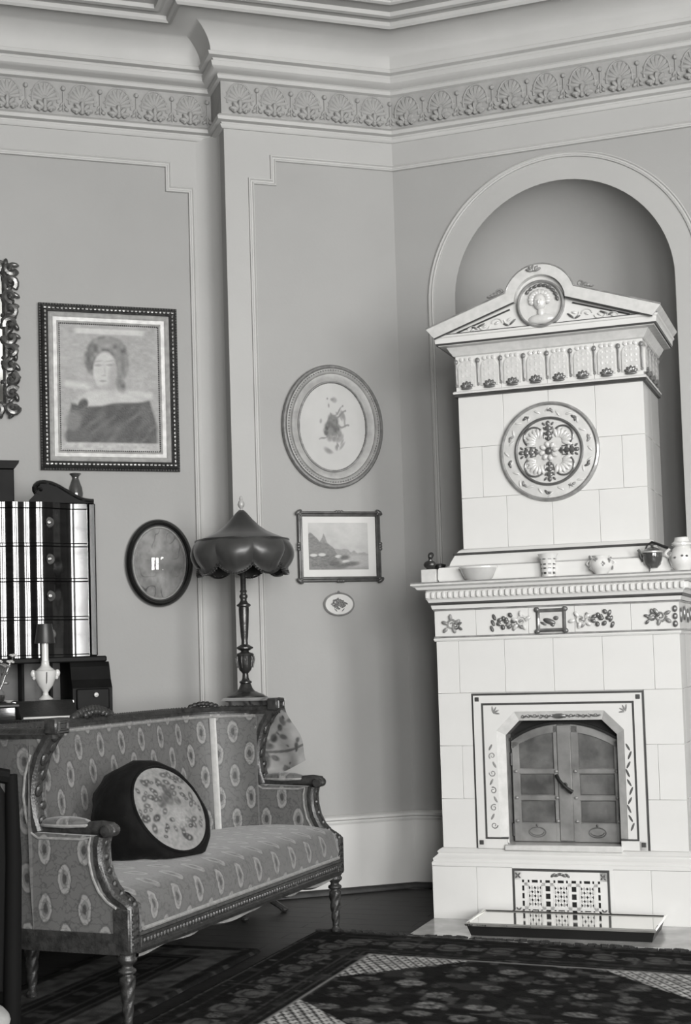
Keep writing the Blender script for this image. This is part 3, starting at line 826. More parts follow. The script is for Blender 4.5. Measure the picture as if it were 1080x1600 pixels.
foliage('foliage_scroll', .475, 1.348, -1, M_MIDGREY, yq); foliage('foliage_scroll', .44, 1.343, 1, M_GREY, yq, 4, .8)
mb = MB()
for zz in (1.312, 1.345, 1.378): mb.blob((.538, yq - .002, zz), (.011, .009, .015), None, 7, 5)
mb.build('corner_bracket', M_GREY, stove)
for k in range(6): MB().blob((HF + .004, .06 + k * .13, 1.35 + .01 * (k % 2)), (.007, .014, .034), None, 7, 5).build('side_relief', M_GREY, stove)
MB().sweep(rect(-.066, .046, 1.306, 1.388), [(-.012, 0), (-.012, .006), (-.004, .012), (.004, .008), (.006, 0)], True, lambda a, b, q: (a, YF - q, b)).build('picture_tile_frame', M_GREY, stove)
MB().box(-.066, .046, YF - .004, YF, 1.306, 1.388).build('picture_tile', M_PALE, stove, smooth=False)
for x in (-.074, .054):
    for z in (1.298, 1.396): MB().blob((x, YF - .008, z), (.014, .008, .012), None, 8, 5).build('frame_stud', M_GREY, stove)
MB().blob((-.018, YF - .006, 1.342), (.030, .008, .013), RY(.35), 10, 6).blob((.012, YF - .006, 1.356), (.012, .007, .010), None, 8, 6).blob((-.046, YF - .005, 1.333), (.016, .005, .006), RY(.5), 8, 5).blob((-.005, YF - .005, 1.328), (.010, .004, .012), RY(-.6), 8, 5).build('bird_relief', M_GREY, stove)
# tower base mouldings
HT, YT, YTB = 0.430, 0.120, 0.62
ring('tower_base', HT, YT, [(.02, 1.539), (.094, 1.54), (.100, 1.555), (.098, 1.60), (.094, 1.607), (.07, 1.61), (.055, 1.617), (.05, 1.632), (.038, 1.655), (.034, 1.664), (.0, 1.664)], yb=YTB)
ring('dark_fillet', HT, YT, [(.0, 1.663), (.038, 1.664), (.041, 1.669), (.038, 1.675), (0, 1.676)], M_LINE, yb=YTB)
ring('tower_base_cap', HT, YT, [(.0, 1.675), (.026, 1.676), (.018, 1.686), (.006, 1.694), (-.01, 1.696)], yb=YTB)
RT = [1.694, 1.932, 2.170, 2.410]
for k in range(3):
    z0, z1 = RT[k], RT[k + 1]
    cols = [-HT, -.325, -.11, .11, .325, HT] if k == 1 else [-HT, -.216, -.003, .212, HT]
    for a, b in zip(cols[:-1], cols[1:]): tile(a, b, z0, z1, YT)
    for s in (-1, 1):
        for a, b in ((YT, .36), (.36, YTB)): tile(a, b, z0, z1, s * HT, side=s)
# rosette
RX0, RZ0, YR = -.006, 2.122, YT
def disc_lathe(prof, seg=48): return MB().lathe(prof, seg, (0, 0, 0), Matrix.Translation((RX0, YR, RZ0)) @ RX(PI / 2))
rosette = disc_lathe([(.0, .012), (.20, .012), (.222, .008), (.228, .0)]).build('rosette', M_PALE, stove)
disc_lathe([(.216, .004), (.214, .014), (.221, .020), (.229, .016), (.232, .0)], 64).build('rosette_rim', M_MIDGREY, rosette)
disc_lathe([(.146, .008), (.147, .020), (.153, .024), (.159, .020), (.160, .008)], 64).build('rosette_ring', M_GREY, rosette)
P_ = lambda r, a: (RX0 + r * math.cos(a), RZ0 + r * math.sin(a))
for k in range(4):
    a = PI / 4 + k * PI / 2; x, z = P_(.094, a)
    pet = MB()
    for j in range(7):
        b = a + (j - 3) * .36
        xx, zz = x - .030 * math.cos(a) + .040 * math.cos(b), z - .030 * math.sin(a) + .040 * math.sin(b)
        pet.blob((xx, YR - .016, zz), (.024, .006, .0095), RY(-b), 8, 5)
    po = pet.build('petal', M_PALE, rosette)
    MB().tube([(x + .047 * math.cos(t), YR - .016, z + .047 * math.sin(t)) for t in [a - 2.5 + 5.0 * i / 18 for i in range(19)]], [.0025 + .0025 * math.sin(PI * i / 18) for i in range(19)], 6).build('petal_scroll', M_GREY, rosette)
    a2 = k * PI / 2; lf = MB()
    for r, w in ((.058, .008), (.082, .013), (.106, .016), (.128, .010)):
        x2, z2 = P_(r, a2); lf.blob((x2, YR - .016, z2), (.013, .007, w), RY(-a2), 7, 5)
        for s in (-1, 1):
            x3, z3 = P_(r, a2 + s * .16); lf.blob((x3, YR - .015, z3), (.010, .005, .005), RY(-a2 - s * .7), 6, 5)
    lf.build('leaf', M_GREY, rosette)
fl = MB()
for k in range(8):
    x, z = P_(.032, k * PI / 4 + .2); fl.blob((x, YR - .019, z), (.015, .008, .011), RY(-(k * PI / 4 + .2)), 8, 5)
fl.build('flower', M_PALE, rosette)
MB().blob((RX0, YR - .021, RZ0), (.017, .010, .017), None, 10, 6).build('flower_heart', M_GREY, rosette)
vm = MB()
for k in range(24):
    a = k * PI / 12; x, z = P_(.188 + .010 * math.sin(k * 2.2), a)
    vm.blob((x, YR - .013, z), (.017, .004, .0055), RY(-(a + PI / 2 + .7 * (-1) ** k)), 6, 5)
vm.build('vine', M_PALE, rosette)
for k in range(10):
    a = k * PI / 5 + .25; x, z = P_(.188, a); lf = MB()
    for d in (-.5, .4): lf.blob((x + .006 * math.cos(a + d * 3), YR - .015, z + .006 * math.sin(a + d * 3)), (.014, .005, .006), RY(-(a + 1.2 + d)), 6, 5)
    lf.build('leaf', M_GREY if k % 2 else M_MIDGREY, rosette)
# tower frieze: arched panels, dividing bars, palmettes
ring('dark_fillet', HT, YT, [(.0, 2.407), (.014, 2.409), (.017, 2.415), (.014, 2.421), (0, 2.423)], M_LINE, yb=YTB)
ring('frieze_sill', HT, YT, [(.0, 2.422), (.018, 2.423), (.020, 2.430), (.014, 2.436), (-.02, 2.437)], yb=YTB)
HZ, YZ = HT + .006, YT - .006
for a, b in zip((-HZ, -.22, -.003, .215), (-.22, -.003, .215, HZ)): tile(a, b, 2.434, 2.602, YZ, 'frieze_tile')
for s in (-1, 1): tile(YZ, .36, 2.434, 2.602, s * HZ, 'frieze_tile', side=s); tile(.36, YTB, 2.434, 2.602, s * HZ, 'frieze_tile', side=s)
PW = 2 * HZ / 8
pm = MB().prism([(-.040, -.066)] + [(.040, -.066)] + arc(0, .018, .040, 0, PI, 10), -.008, 0)
for k in range(5):
    for j in range(3): pm.blob((-.022 + j * .022, -.0075, -.04 + k * .026), (.009, .0015, .010), None, 6, 4)
pm = shared(pm, 'arched_panel', M_PALE)
bmh = shared(MB().tube([(0, -.004, -.055), (0, -.006, .040)], .0058, 6).blob((0, -.008, .050), (.011, .009, .013), None, 8, 6).blob((0, -.004, -.062), (.007, .006, .008), None, 6, 5), 'dividing_bar', M_MIDGREY)
pl_ = MB()
for j in range(5):
    a = (j - 2) * .62; pl_.blob((.017 * math.sin(a), -.010, .014 * math.cos(a) - .004), (.0085, .008, .016), RY(a), 7, 5)
pl_.blob((0, -.010, -.010), (.028, .008, .006), None, 8, 5)
pl_ = shared(pl_, 'palmette', M_GREY)
for k in range(8):
    x = -HZ + (k + .5) * PW
    link('arched_panel', pm, stove, (x, YZ, 2.52)); link('palmette', pl_, stove, (x, YZ, 2.456))
    if k < 7: link('dividing_bar', bmh, stove, (x + PW / 2, YZ, 2.525))
link('dividing_bar', bmh, stove, (HZ - .005, YZ, 2.525)); link('dividing_bar', bmh, stove, (-HZ + .005, YZ, 2.525))
for k in range(4):
    y = YZ + .065 + k * PW
    link('arched_panel', pm, stove, (HZ, y, 2.52), (0, 0, PI / 2)); link('palmette', pl_, stove, (HZ, y, 2.456), (0, 0, PI / 2))
    link('dividing_bar', bmh, stove, (HZ, y + PW / 2, 2.525), (0, 0, PI / 2))
# tower cornice and gable
ring('tower_cornice', HT, YT, [(-.02, 2.60), (.010, 2.601), (.016, 2.606), (.018, 2.612), (.026, 2.622), (.034, 2.636), (.038, 2.641), (.068, 2.645), (.072, 2.652), (-.02, 2.652)], M_PALE, yb=YTB)
ring('dark_fillet', HT, YT, [(.0, 2.647), (.077, 2.648), (.0795, 2.655), (.0, 2.657)], M_LINE, yb=YTB)
ring('corona', HT, YT, [(.0, 2.655), (.080, 2.656), (.082, 2.680), (.088, 2.684), (.090, 2.692), (-.43, 2.692)], yb=YTB)
ring('dark_fillet', HT, YT, [(.0, 2.691), (.086, 2.692), (.088, 2.696), (-.02, 2.698)], M_LINE, yb=YTB)
GC, GZ = -.005, 2.803
Y0 = 0.012
top_pts = [(-.545, 2.722), (-.186, 2.842)] + arc(GC, GZ, .164, PI - .28, .28, 22) + [(.176, 2.842), (.535, 2.722)]
low_pts = [(-.508, 2.678), (-.152, 2.798)] + arc(GC, GZ, .118, PI - .04, .04, 22) + [(.142, 2.798), (.498, 2.678)]
mb = MB(); n = len(top_pts)
vs = [(x, Y0, z) for x, z in top_pts] + [(x, Y0, z) for x, z in low_pts] + [(x, YTB, z) for x, z in top_pts] + [(x, YTB, z) for x, z in low_pts]
fs = []
for i in range(n - 1): fs += [(i, i + 1, n + i + 1, n + i), (i, 2 * n + i, 2 * n + i + 1, i + 1), (n + i, n + i + 1, 3 * n + i + 1, 3 * n + i), (2 * n + i, 3 * n + i, 3 * n + i + 1, 2 * n + i + 1)]
fs += [(0, n, 3 * n, 2 * n), (n - 1, 3 * n - 1, 4 * n - 1, 2 * n - 1)]
mb.add(vs, fs); mb.build('gable', M_PALE, stove, ang=25)
MB().tube([(x, Y0 + .004, z + .003) for x, z in top_pts], .0055, 6).build('gable_edge', M_MIDGREY, stove)
MB().tube([(x, Y0 + .004, z - .002) for x, z in low_pts[:3]] , .005, 6).build('gable_line', M_LINE, stove)
MB().tube([(x, Y0 + .004, z - .002) for x, z in low_pts[-3:]] , .005, 6).build('gable_line', M_LINE, stove)
tym = [(-.50, 2.684), (.49, 2.684), (.14, 2.80)] + arc(GC, GZ, .12, .04, PI - .04, 16) + [(-.15, 2.80)]
MB().prism(tym, .05, .10).build('tympanum', M_GLAZE, stove, smooth=False)
for s in (-1, 1):
    MB().tube([(GC + s * .40, .047, 2.700), (GC + s * .145, .047, 2.782)], .004, 6).build('tympanum_line', M_LINE, stove)
    MB().tube([(GC + s * .42, .047, 2.696), (GC + s * .10, .047, 2.696)], .004, 6).build('tympanum_line', M_LINE, stove)
    mb = MB()
    for k in range(4):
        x = GC + s * (.15 + .058 * k); z = 2.736 - .010 * k
        mb.tube([(x + s * .024 * math.cos(t), .046, z + (.024 - .003 * k) * math.sin(t)) for t in [PI * i / 8 * (1 if k % 2 else -1) for i in range(9)]], .003, 5)
        mb.blob((x, .046, z), (.012, .005, .006), RY(.5 * s), 7, 5)
    mb.build('tympanum_scroll', M_PALE, stove)
    mb = MB()
    for k in range(2):
        x = GC + s * (.135 + .15 * k); mb.blob((x, .045, 2.722), (.022, .005, .005), RY(s * (.7 - .3 * k)), 7, 5)
        mb.blob((x + s * .03, .045, 2.714), (.016, .005, .005), RY(-s * .4), 7, 5)
    mb.build('tympanum_leaf', M_GREY, stove)
    # acroterion scroll on the shoulder of the gable
    mb = MB(); sx = GC + s * .178
    scroll(mb, sx + s * .012, 2.862, .017, .03, -s, 1.4, .006)
    for k in range(3): mb.blob((sx + s * (.03 + k * .014), .03, 2.856 - k * .005), (.013, .010, .010 - .002 * k), None, 7, 5)
    mb.build('acroterion', M_MIDGREY, stove)
mb = MB()
for j in range(5):
    a = (j - 2) * .6; mb.blob((GC - .02 + .022 * math.sin(a), .004, 2.938 + .012 * math.cos(a)), (.007, .006, .016), RY(a), 7, 5)
mb.build('gable_crest', M_MIDGREY, stove)
# roundel with a woman's head in relief
MR = Matrix.Translation((GC, .052, 2.790)) @ RX(PI / 2)
roundel = MB().lathe([(0, .008), (.098, .010), (.104, .004)], 40, (0, 0, 0), MR).build('roundel', M_PALE, stove)
MB().lathe([(.098, .004), (.097, .022), (.103, .028), (.110, .022), (.112, .0)], 48, (0, 0, 0), MR).build('roundel_rim', M_MIDGREY, roundel)
hd = MB()
hd.blob((GC - .004, .036, 2.800), (.030, .018, .038), RY(-.08), 14, 10)                     # face
hd.blob((GC - .006, .019, 2.796), (.006, .008, .012), None, 8, 6)                           # nose
for s in (-1, 1): hd.blob((GC - .006 + s * .012, .021, 2.806), (.006, .004, .003), None, 8, 5)
hd.blob((GC - .005, .020, 2.780), (.009, .004, .003), None, 8, 5)
hd.blob((GC, .040, 2.752), (.018, .012, .026), None, 10, 8)                                 # neck
hd.blob((GC, .042, 2.722), (.062, .014, .024), None, 12, 8)                                 # shoulders
hd.build('head_relief', M_PALE, roundel)
hr = MB()
for k in range(11):
    a = -1.9 + k * .38; hr.blob((GC - .004 + .038 * math.sin(a), .038, 2.812 + .034 * math.cos(a)), (.016, .012, .014), None, 8, 6)
hr.build('hair_relief', M_PALE, roundel)
hw_ = MB()
for k in range(9):
    a = -1.0 + k * .27; hw_.blob((GC + .08 * math.sin(a + .2), .036, 2.79 + .086 * math.cos(a + .2)), (.013, .007, .008), RY(a), 7, 5)
hw_.build('leaf_garland', M_GREY, roundel)

# ---- hearth slab and tray in front
hearth = MB().box(-HP, HP + .1, -.46, -.004, 0.0, .012, .004).build('hearth_slab', M_MARBLE)
hearth.location = ST; hearth.rotation_euler = (0, 0, TH_R)
hearth['label'] = 'pale marbled hearth slab on the floor before the white stove'; hearth['category'] = 'slab'
tray = thing('hearth_tray', 'low polished metal ash tray with dark front before the stove grille', 'tray', FR(0.9515, -0.871, .0125), TH_R)
tx0, tx1, ty0, ty1 = -.345, .452, -.378, -.05
MB().sweep(rect(tx0, tx1, ty0, ty1), [(.018, 0), (.004, .044), (.05, .0455)], True, XY).box(tx0 + .03, tx1 - .03, ty0 + .03, ty1 - .03, 0, .0455).build('tray_base', M_BLACK, tray)
MB().box(tx0 + .004, tx1 - .004, ty0 + .004, ty1 - .004, .046, .049).build('tray_plate', M_NICKEL, tray, smooth=False)
MB().sweep(rect(tx0, tx1, ty0, ty1), [(0, .042), (-.004, .050), (0, .056), (.006, .054), (.008, .046)], True, XY, loop=True).build('tray_rim', M_NICKEL, tray)

# ================================================================== THINGS ON THE STOVE SHELF
SH = 1.540
def on_shelf(x, y): return FR(0.9515 + x, -0.871 + y, SH)
# small bust on a pale block
t = thing('bust_figurine', 'small dark bust figurine on a pale block at shelf end', 'figurine', on_shelf(-.57, .03), TH_R)
MB().box(-.036, .036, -.03, .03, 0, .062, .003).build('block', M_PALE, t)
b = MB().blob((0, 0, .085), (.030, .018, .020), None, 12, 8).blob((.004, 0, .104), (.010, .010, .016), None, 8, 6).blob((.006, -.004, .124), (.013, .015, .017), None, 12, 8).blob((.006, -.019, .122), (.003, .004, .005)).blob((.006, .006, .130), (.014, .014, .013), None, 10, 6)
b.lathe([(.018, .062), (.016, .068), (.010, .074), (.012, .08)], 12).build('bust', M_BRONZE, t)
t = thing('ink_black_jar', 'small black jar half hidden beside the tower base', 'jar', on_shelf(-.572, .20), TH_R)
MB().lathe([(.026, 0), (.034, .008), (.036, .05), (.034, .074), (.028, .080), (.028, .086)], 20).build('body', M_BLACK, t)
MB().lathe([(.030, .086), (.031, .092), (.012, .098), (.0, .099)], 20).build('lid', M_BLACK, t)
# shallow bowl
t = thing('oval_bowl', 'shallow pale grey oval bowl at left of the stove shelf', 'bowl', on_shelf(-.330, -.005), TH_R)
MB().lathe([(.055, 0), (.058, .004), (.066, .010), (.080, .04), (.087, .058), (.089, .062), (.085, .062), (.076, .04), (.06, .012), (0, .010)], 32, fn=None, M=Matrix.Diagonal((1, .62, 1, 1))).build('body', mat('bowl_glaze', .40, .15, coat=.8, var=.08, vscale=15), t)
MB().lathe([(.0885, .054), (.091, .058), (.0895, .063), (.086, .062)], 32, M=Matrix.Diagonal((1, .62, 1, 1))).build('rim', M_PORC, t)
# striped beaker
t = thing('striped_beaker', 'white beaker with dark painted stripes at middle of shelf', 'vase', on_shelf(-.008, .0), TH_R)
MB().lathe([(.028, 0), (.030, .004), (.031, .03), (.034, .07), (.042, .096), (.047, .104), (.044, .104), (.032, .07), (.028, .02), (0, .012)], 28).build('body', M_PORC, t)
for z0, z1, r in ((.012, .022, .0318), (.036, .042, .0325), (.054, .060, .0338), (.078, .082, .0375)):
    mb = MB()
    for k in range(9):
        a0 = 2 * PI * k / 9
        q = [a0 + .42 * i / 4 for i in range(5)]
        mb.add([(r * math.cos(a), r * math.sin(a), z) for z in (z0, z1) for a in q], [(i, i + 1, i + 6, i + 5) for i in range(4)])
    mb.build('stripe', M_LINE, t)
# round pot with relief flowers
t = thing('round_flower_pot', 'round white pot with moulded flowers right of the striped beaker', 'pot', on_shelf(.228, .0), TH_R)
MB().lathe([(.026, 0), (.028, .004), (.044, .022), (.052, .042), (.050, .060), (.040, .074), (.036, .078), (.040, .084), (.036, .084), (.03, .074), (.0, .07)], 28).build('body', M_PORC, t)
mb = MB()
for k in range(10):
    a, z = k * .63, .03 + .03 * (k % 2) + .008 * (k % 3); r = .049
    for j in range(4): mb.blob((r * math.cos(a) + .006 * math.cos(j * 1.57) * math.sin(a), r * math.sin(a), z + .006 * math.sin(j * 1.57)), .0055, None, 6, 5)
mb.build('flowers', M_MIDGREY, t)
for s in (-1, 1): MB().tube([(s * (.046 + .016 * math.sin(q)), 0, .066 - .030 * q / PI) for q in [PI * i / 8 for i in range(9)]], .004, 6).build('handle', M_PORC, t)
# kettle on feet
t = thing('footed_kettle', 'dark metal kettle on little feet with raised handle', 'kettle', on_shelf(.452, .02), TH_R)
kb = MB().lathe([(.0, .016), (.020, .018), (.036, .034), (.043, .056), (.044, .082), (.041, .086)], 24).build('body', M_DARKCER, t)
MB().lathe([(.040, .084), (.045, .086), (.045, .092), (.040, .094)], 24).build('rim', M_GILT, t)
MB().lathe([(.040, .093), (.030, .104), (.012, .110), (.006, .114), (.008, .122), (0, .124)], 20).build('lid', M_DARKCER, t)
for a in (.5, 2.6, 4.4): MB().tube([(.026 * math.cos(a), .026 * math.sin(a), .026), (.032 * math.cos(a), .032 * math.sin(a), .010), (.030 * math.cos(a), .030 * math.sin(a), 0)], [.005, .004, .005], 6).build('foot', M_DARKCER, t)
MB().tube([(-.040, 0, .050), (-.052, 0, .070), (-.056, 0, .096), (-.062, 0, .102)], [.010, .008, .006, .007], 8).build('spout', M_DARKCER, t)
MB().tube([(-.034, 0, .090), (-.020, 0, .122), (0, 0, .134), (.020, 0, .126), (.050, 0, .112), (.070, 0, .104)], [.004, .004, .0045, .005, .006, .006], 8).build('handle', M_BLACK, t)
# covered jar at the right
t = thing('covered_porcelain_jar', 'bulbous white spotted porcelain jar with lid at right shelf end', 'jar', on_shelf(.582, .01), TH_R)
MB().lathe([(.034, 0), (.036, .004), (.050, .022), (.058, .048), (.054, .074), (.040, .096), (.034, .104), (.040, .110), (.044, .114)], 28).build('body', M_PORC, t)
MB().lathe([(.046, .113), (.046, .120), (.034, .128), (.030, .142), (.032, .146), (0, .150)], 28).build('lid', M_PORC, t)
mb = MB()
for k in range(12):
    a = k * 2.4; z = .03 + .045 * ((k * .37) % 1); r = .0565 if z < .065 else .053
    mb.blob((r * math.cos(a), r * math.sin(a), z), (.006, .006, .005), None, 6, 5)
mb.build('painted_spots', M_GREY, t)
for s in (-1, 1): MB().tube([(s * (.052 + .02 * math.sin(q)), 0, .098 - .04 * q / PI) for q in [PI * i / 8 for i in range(9)]], .006, 6).build('handle', M_PORC, t)

# ================================================================== PICTURES
def hung(name, label, cat, x, z, rec=0.0):
    if rec: x, z = -2.716 + (x + 2.716) * 1.007, 1.22 + (z - 1.22) * 1.007
    return thing(name, label, cat, FL(x, rec - 0.005, z), TH_L)
def beading(mb, path, sp, r, y, closed=True):
    P = [Vector(p) for p in path]
    if closed: P.append(P[0])
    acc = 0.0
    for a, b in zip(P[:-1], P[1:]):
        L = (b - a).length; s = -acc % sp if acc else 0
        d = (b - a) / max(L, 1e-6); q = sp - acc if acc else 0
        while q < L:
            c = a + d * q; mb.blob((c.x, -y, c.y), r if isinstance(r, (int, float)) else r, RY(-math.atan2(d.y, d.x)) if not isinstance(r, (int, float)) else None, 6, 4); q += sp
        acc = L - (q - sp)
    return mb
def insetp(x0, x1, z0, z1, i): return rect(x0 + i, x1 - i, z0 + i, z1 - i)
# portrait of a curly-haired woman
w2, h2 = .355, .427
t = hung('portrait_painting', 'portrait of a curly haired woman in dark off-shoulder dress, square silver frame', 'painting', -1.520, 2.609, REC)
R0 = (-w2, w2, -h2, h2)
MB().sweep(rect(*R0), [(0, 0), (0, .018), (.006, .022), (.012, .018), (.014, .03), (.030, .046), (.044, .038), (.046, .028)], True).build('outer_frame', M_GILTD, t)
MB().sweep(insetp(*R0, .046), [(0, .02), (0, .030), (.010, .036), (.020, .030), (.024, .024), (.042, .022), (.046, .026), (.052, .022), (.054, .016)], True).build('inner_frame', M_GILT, t)
beading(MB(), insetp(*R0, .029), .021, (.012, .006, .007), .046).build('beading', M_ANTIQ, t, kind='stuff')
beading(MB(), insetp(*R0, .006), .014, .005, .021).build('edge_beading', M_SLATE, t, kind='stuff')
beading(MB(), insetp(*R0, .101), .0105, .0038, .018).build('pearl_beading', M_GILTD, t, kind='stuff')
def paint_portrait(U, V):
    n1, n2 = fbm(U, V, 7, 1), fbm(U, V * 2.0, 24, 5)
    G = .36 + .12 * (n1 - .5) + .07 * (n2 - .5)
    G = over(G, sm(V, .915, .93) * (1 - sm(V, .955, .97)) * sm(U, .13, .2) * (1 - sm(U, .82, .88)) * .8, .62)          # scraped light at the top
    haze = (1 - sm(np.abs(V - .485 + .10 * (U - .5)), .0, .05))
    G = over(G, haze * (sm(U, .02, .08) * (1 - sm(U, .26, .34)) + sm(U, .64, .7) * (1 - sm(U, .90, .95))) * .8, .60)
    G = over(G, 1 - sm(V, .055, .085), .44 + .2 * (n2 - .5))
    # bare shoulders and neck
    G = over(G, ell(U, V, .52, .36, .36, .12, -.02, .2), .52); G = over(G, ell(U, V, .50, .45, .085, .12, .1, .25), .50)
    G = over(G, ell(U, V, .30, .42, .08, .05, .5, .4) * .7, .54)
    # dark wrap: low neckline rising to both shoulders
    edge = .345 + .22 * np.abs(U - .42) ** 1.3 - .02 * np.sin(U * 9)
    dr = (1 - sm(V, edge - .012, edge + .018)) * sm(V, .062, .08) * sm(U, .045 + .22 * np.clip(V - .15, 0, 1), .085 + .22 * np.clip(V - .15, 0, 1)) * (1 - sm(U, .945 - .36 * np.clip(V - .22, 0, 1), .985 - .36 * np.clip(V - .22, 0, 1)))
    dr = np.maximum(dr, ell(U, V, .225, .345, .05, .075, -.5, .25))
    fold = vnoise(U * 1.1 + V * .5, V * 3.2 - U * 1.9, 8, 8)
    G = over(G, dr, .022 + .085 * fold * fold + .02 * n2)
    G = over(G, ell(U, V, .13, .235, .075, .085, -.5, .4) * .8, .18)                                              # sleeve in the light
    G = over(G, ell(U, V, .10, .115, .06, .045, 0, .4) * .7, .07)
    # hair
    curl = vnoise(U * 1.1, V * 1.2, 24, 11)
    hair = np.maximum(ell(U, V, .475, .785, .20, .125, 0, .12), np.maximum(ell(U, V, .315, .70, .065, .10, .25, .25), ell(U, V, .625, .69, .065, .13, -.1, .25)))
    hair = np.maximum(hair, ell(U, V, .61, .53, .045, .065, .25, .4) * .9)
    G = over(G, hair, .07 + .20 * curl)
    G = over(G, ell(U, V, .47, .86, .10, .045, .1, .6) * .45, .40)
    # face
    G = over(G, ell(U, V, .455, .635, .118, .150, -.06, .12), .53)
    G = over(G, ell(U, V, .55, .60, .060, .12, -.2, .5) * .6, .26)
    G = over(G, ell(U, V, .47, .505, .075, .025, .05, .6) * .5, .28)
    for cx, cz in ((.385, .676), (.505, .682)):
        G = over(G, ell(U, V, cx, cz, .036, .010, .05, .7) * .6, .20); G = over(G, ell(U, V, cx, cz + .032, .042, .007, .12, .8) * .45, .24)
    G = over(G, ell(U, V, .452, .63, .012, .05, .06, .7) * .35, .34); G = over(G, ell(U, V, .44, .597, .022, .007, 0, .7) * .5, .26)
    G = over(G, ell(U, V, .432, .553, .032, .009, .03, .6) * .65, .22)
    return G * (.9 + .2 * n2)
iw, ih = w2 - .098, h2 - .098
grid_print('canvas', M_PAINT, t, lambda U, V: ((U * 2 - 1) * iw, -.014, (V * 2 - 1) * ih), 170, 210, paint_portrait)
MB().box(-w2 + .03, w2 - .03, -.012, 0, -h2 + .03, h2 - .03).build('backing', M_LEATHER, t, smooth=False)
# carved openwork frame, cut by the left edge of the picture
t = hung('carved_mirror', 'ornate carved openwork mirror frame at far left of the wall', 'mirror', -2.33, 2.845, REC)
cw2, ch2 = .355, .40
MB().sweep(rect(-cw2 + .05, cw2 - .05, -ch2 + .05, ch2 - .05), [(0, 0), (0, .03), (.012, .036), (.022, .022), (.024, .006)], True).build('inner_moulding', M_ANTIQ, t)
MB().box(-cw2 + .06, cw2 - .06, -.008, 0, -ch2 + .06, ch2 - .06).build('looking_glass', mat('mirror_silver', .6, .04, metal=1.0), t, smooth=False)
def carving(s0, n, horiz):
    for k in range(n):
        mb = MB(); q = (k - (n - 1) / 2)
        sg = 1 if k % 2 else -1
        pts = []
        for i in range(13):
            a = sg * (i / 12 * 1.7 * PI) + .6 * k; r = .034 * (1 - .7 * i / 12)
            pts.append((r * math.cos(a), -.02 - .012 * math.sin(i / 12 * PI), r * math.sin(a)))
        mb.tube(pts, [.019 - .008 * i / 12 for i in range(13)], 7)
        for j in range(4):
            a = j * 1.6 + k
            mb.blob((.030 * math.cos(a), -.018, .036 * math.sin(a)), (.026, .014, .013), RY(-a + .8), 8, 5)
        mb.blob((0, -.032, .006 * sg), .015, None, 8, 6)
        o = mb.build('carved_scroll', M_ANTIQ, t)
        o.location = (s0, 0, q * .0705) if not horiz else (q * .0705, 0, s0)
for s in (-1, 1): carving(s * (cw2 - .035), 11, False); carving(s * (ch2 - .04), 8, True)

# dark oval frame with convex glass over a pale relief
t = hung('dark_oval_picture', 'dark polished oval frame with convex glass over pale relief, beside the lamp', 'picture', -1.285, 1.715, REC)
E_ = lambda i: ellipse(.177 - i, .2265 - i, 72)
MB().sweep(E_(0), [(0, 0), (0, .012), (.006, .026), (.018, .034), (.030, .028), (.036, .018), (.038, .010)], True).build('frame', M_EBONY, t)
MB().sweep(E_(.037), [(0, .006), (.001, .018), (.006, .022), (.010, .016), (.012, .006)], True).build('inner_bead', M_GILT, t)
ea, eb = .129, .179
grid_print('relief_picture', M_PRINT, t, lambda U, V: ((U * 2 - 1) * ea, -.008 - .004 * fbm(U, V, 14, 2), (V * 2 - 1) * eb), 110, 150,
           lambda U, V: .25 + .26 * (fbm(U, V, 9, 21) - .5) - .18 * (1 - sm(np.abs(vnoise(U, V, 8, 33) - .5), .0, .07)) * sm(fbm(U, V, 3, 3), .35, .6) + .10 * ell(U, V, .5, .5, .4, .4, 0, .4),
           mask=lambda U, V: ((U * 2 - 1) ** 2 + (V * 2 - 1) ** 2) < 1.0)
gv, gf = [(0, -.05, 0)], []
for i in range(1, 11):
    for j in range(48):
        a = 2 * PI * j / 48; s = i / 10
        gv.append((ea * s * math.cos(a), -.012 - .038 * (1 - s * s), eb * s * math.sin(a)))
for j in range(48):
    k = (j + 1) % 48; gf.append((0, 1 + j, 1 + k))
    for i in range(9): gf.append((1 + i * 48 + j, 1 + (i + 1) * 48 + j, 1 + (i + 1) * 48 + k, 1 + i * 48 + k))
MB().add(gv, gf).build('convex_glass', M_CONVEX, t, ang=80)
MB().prism(ellipse(.150, .20, 48), -.006, 0).build('backing', M_LEATHER, t, smooth=False)

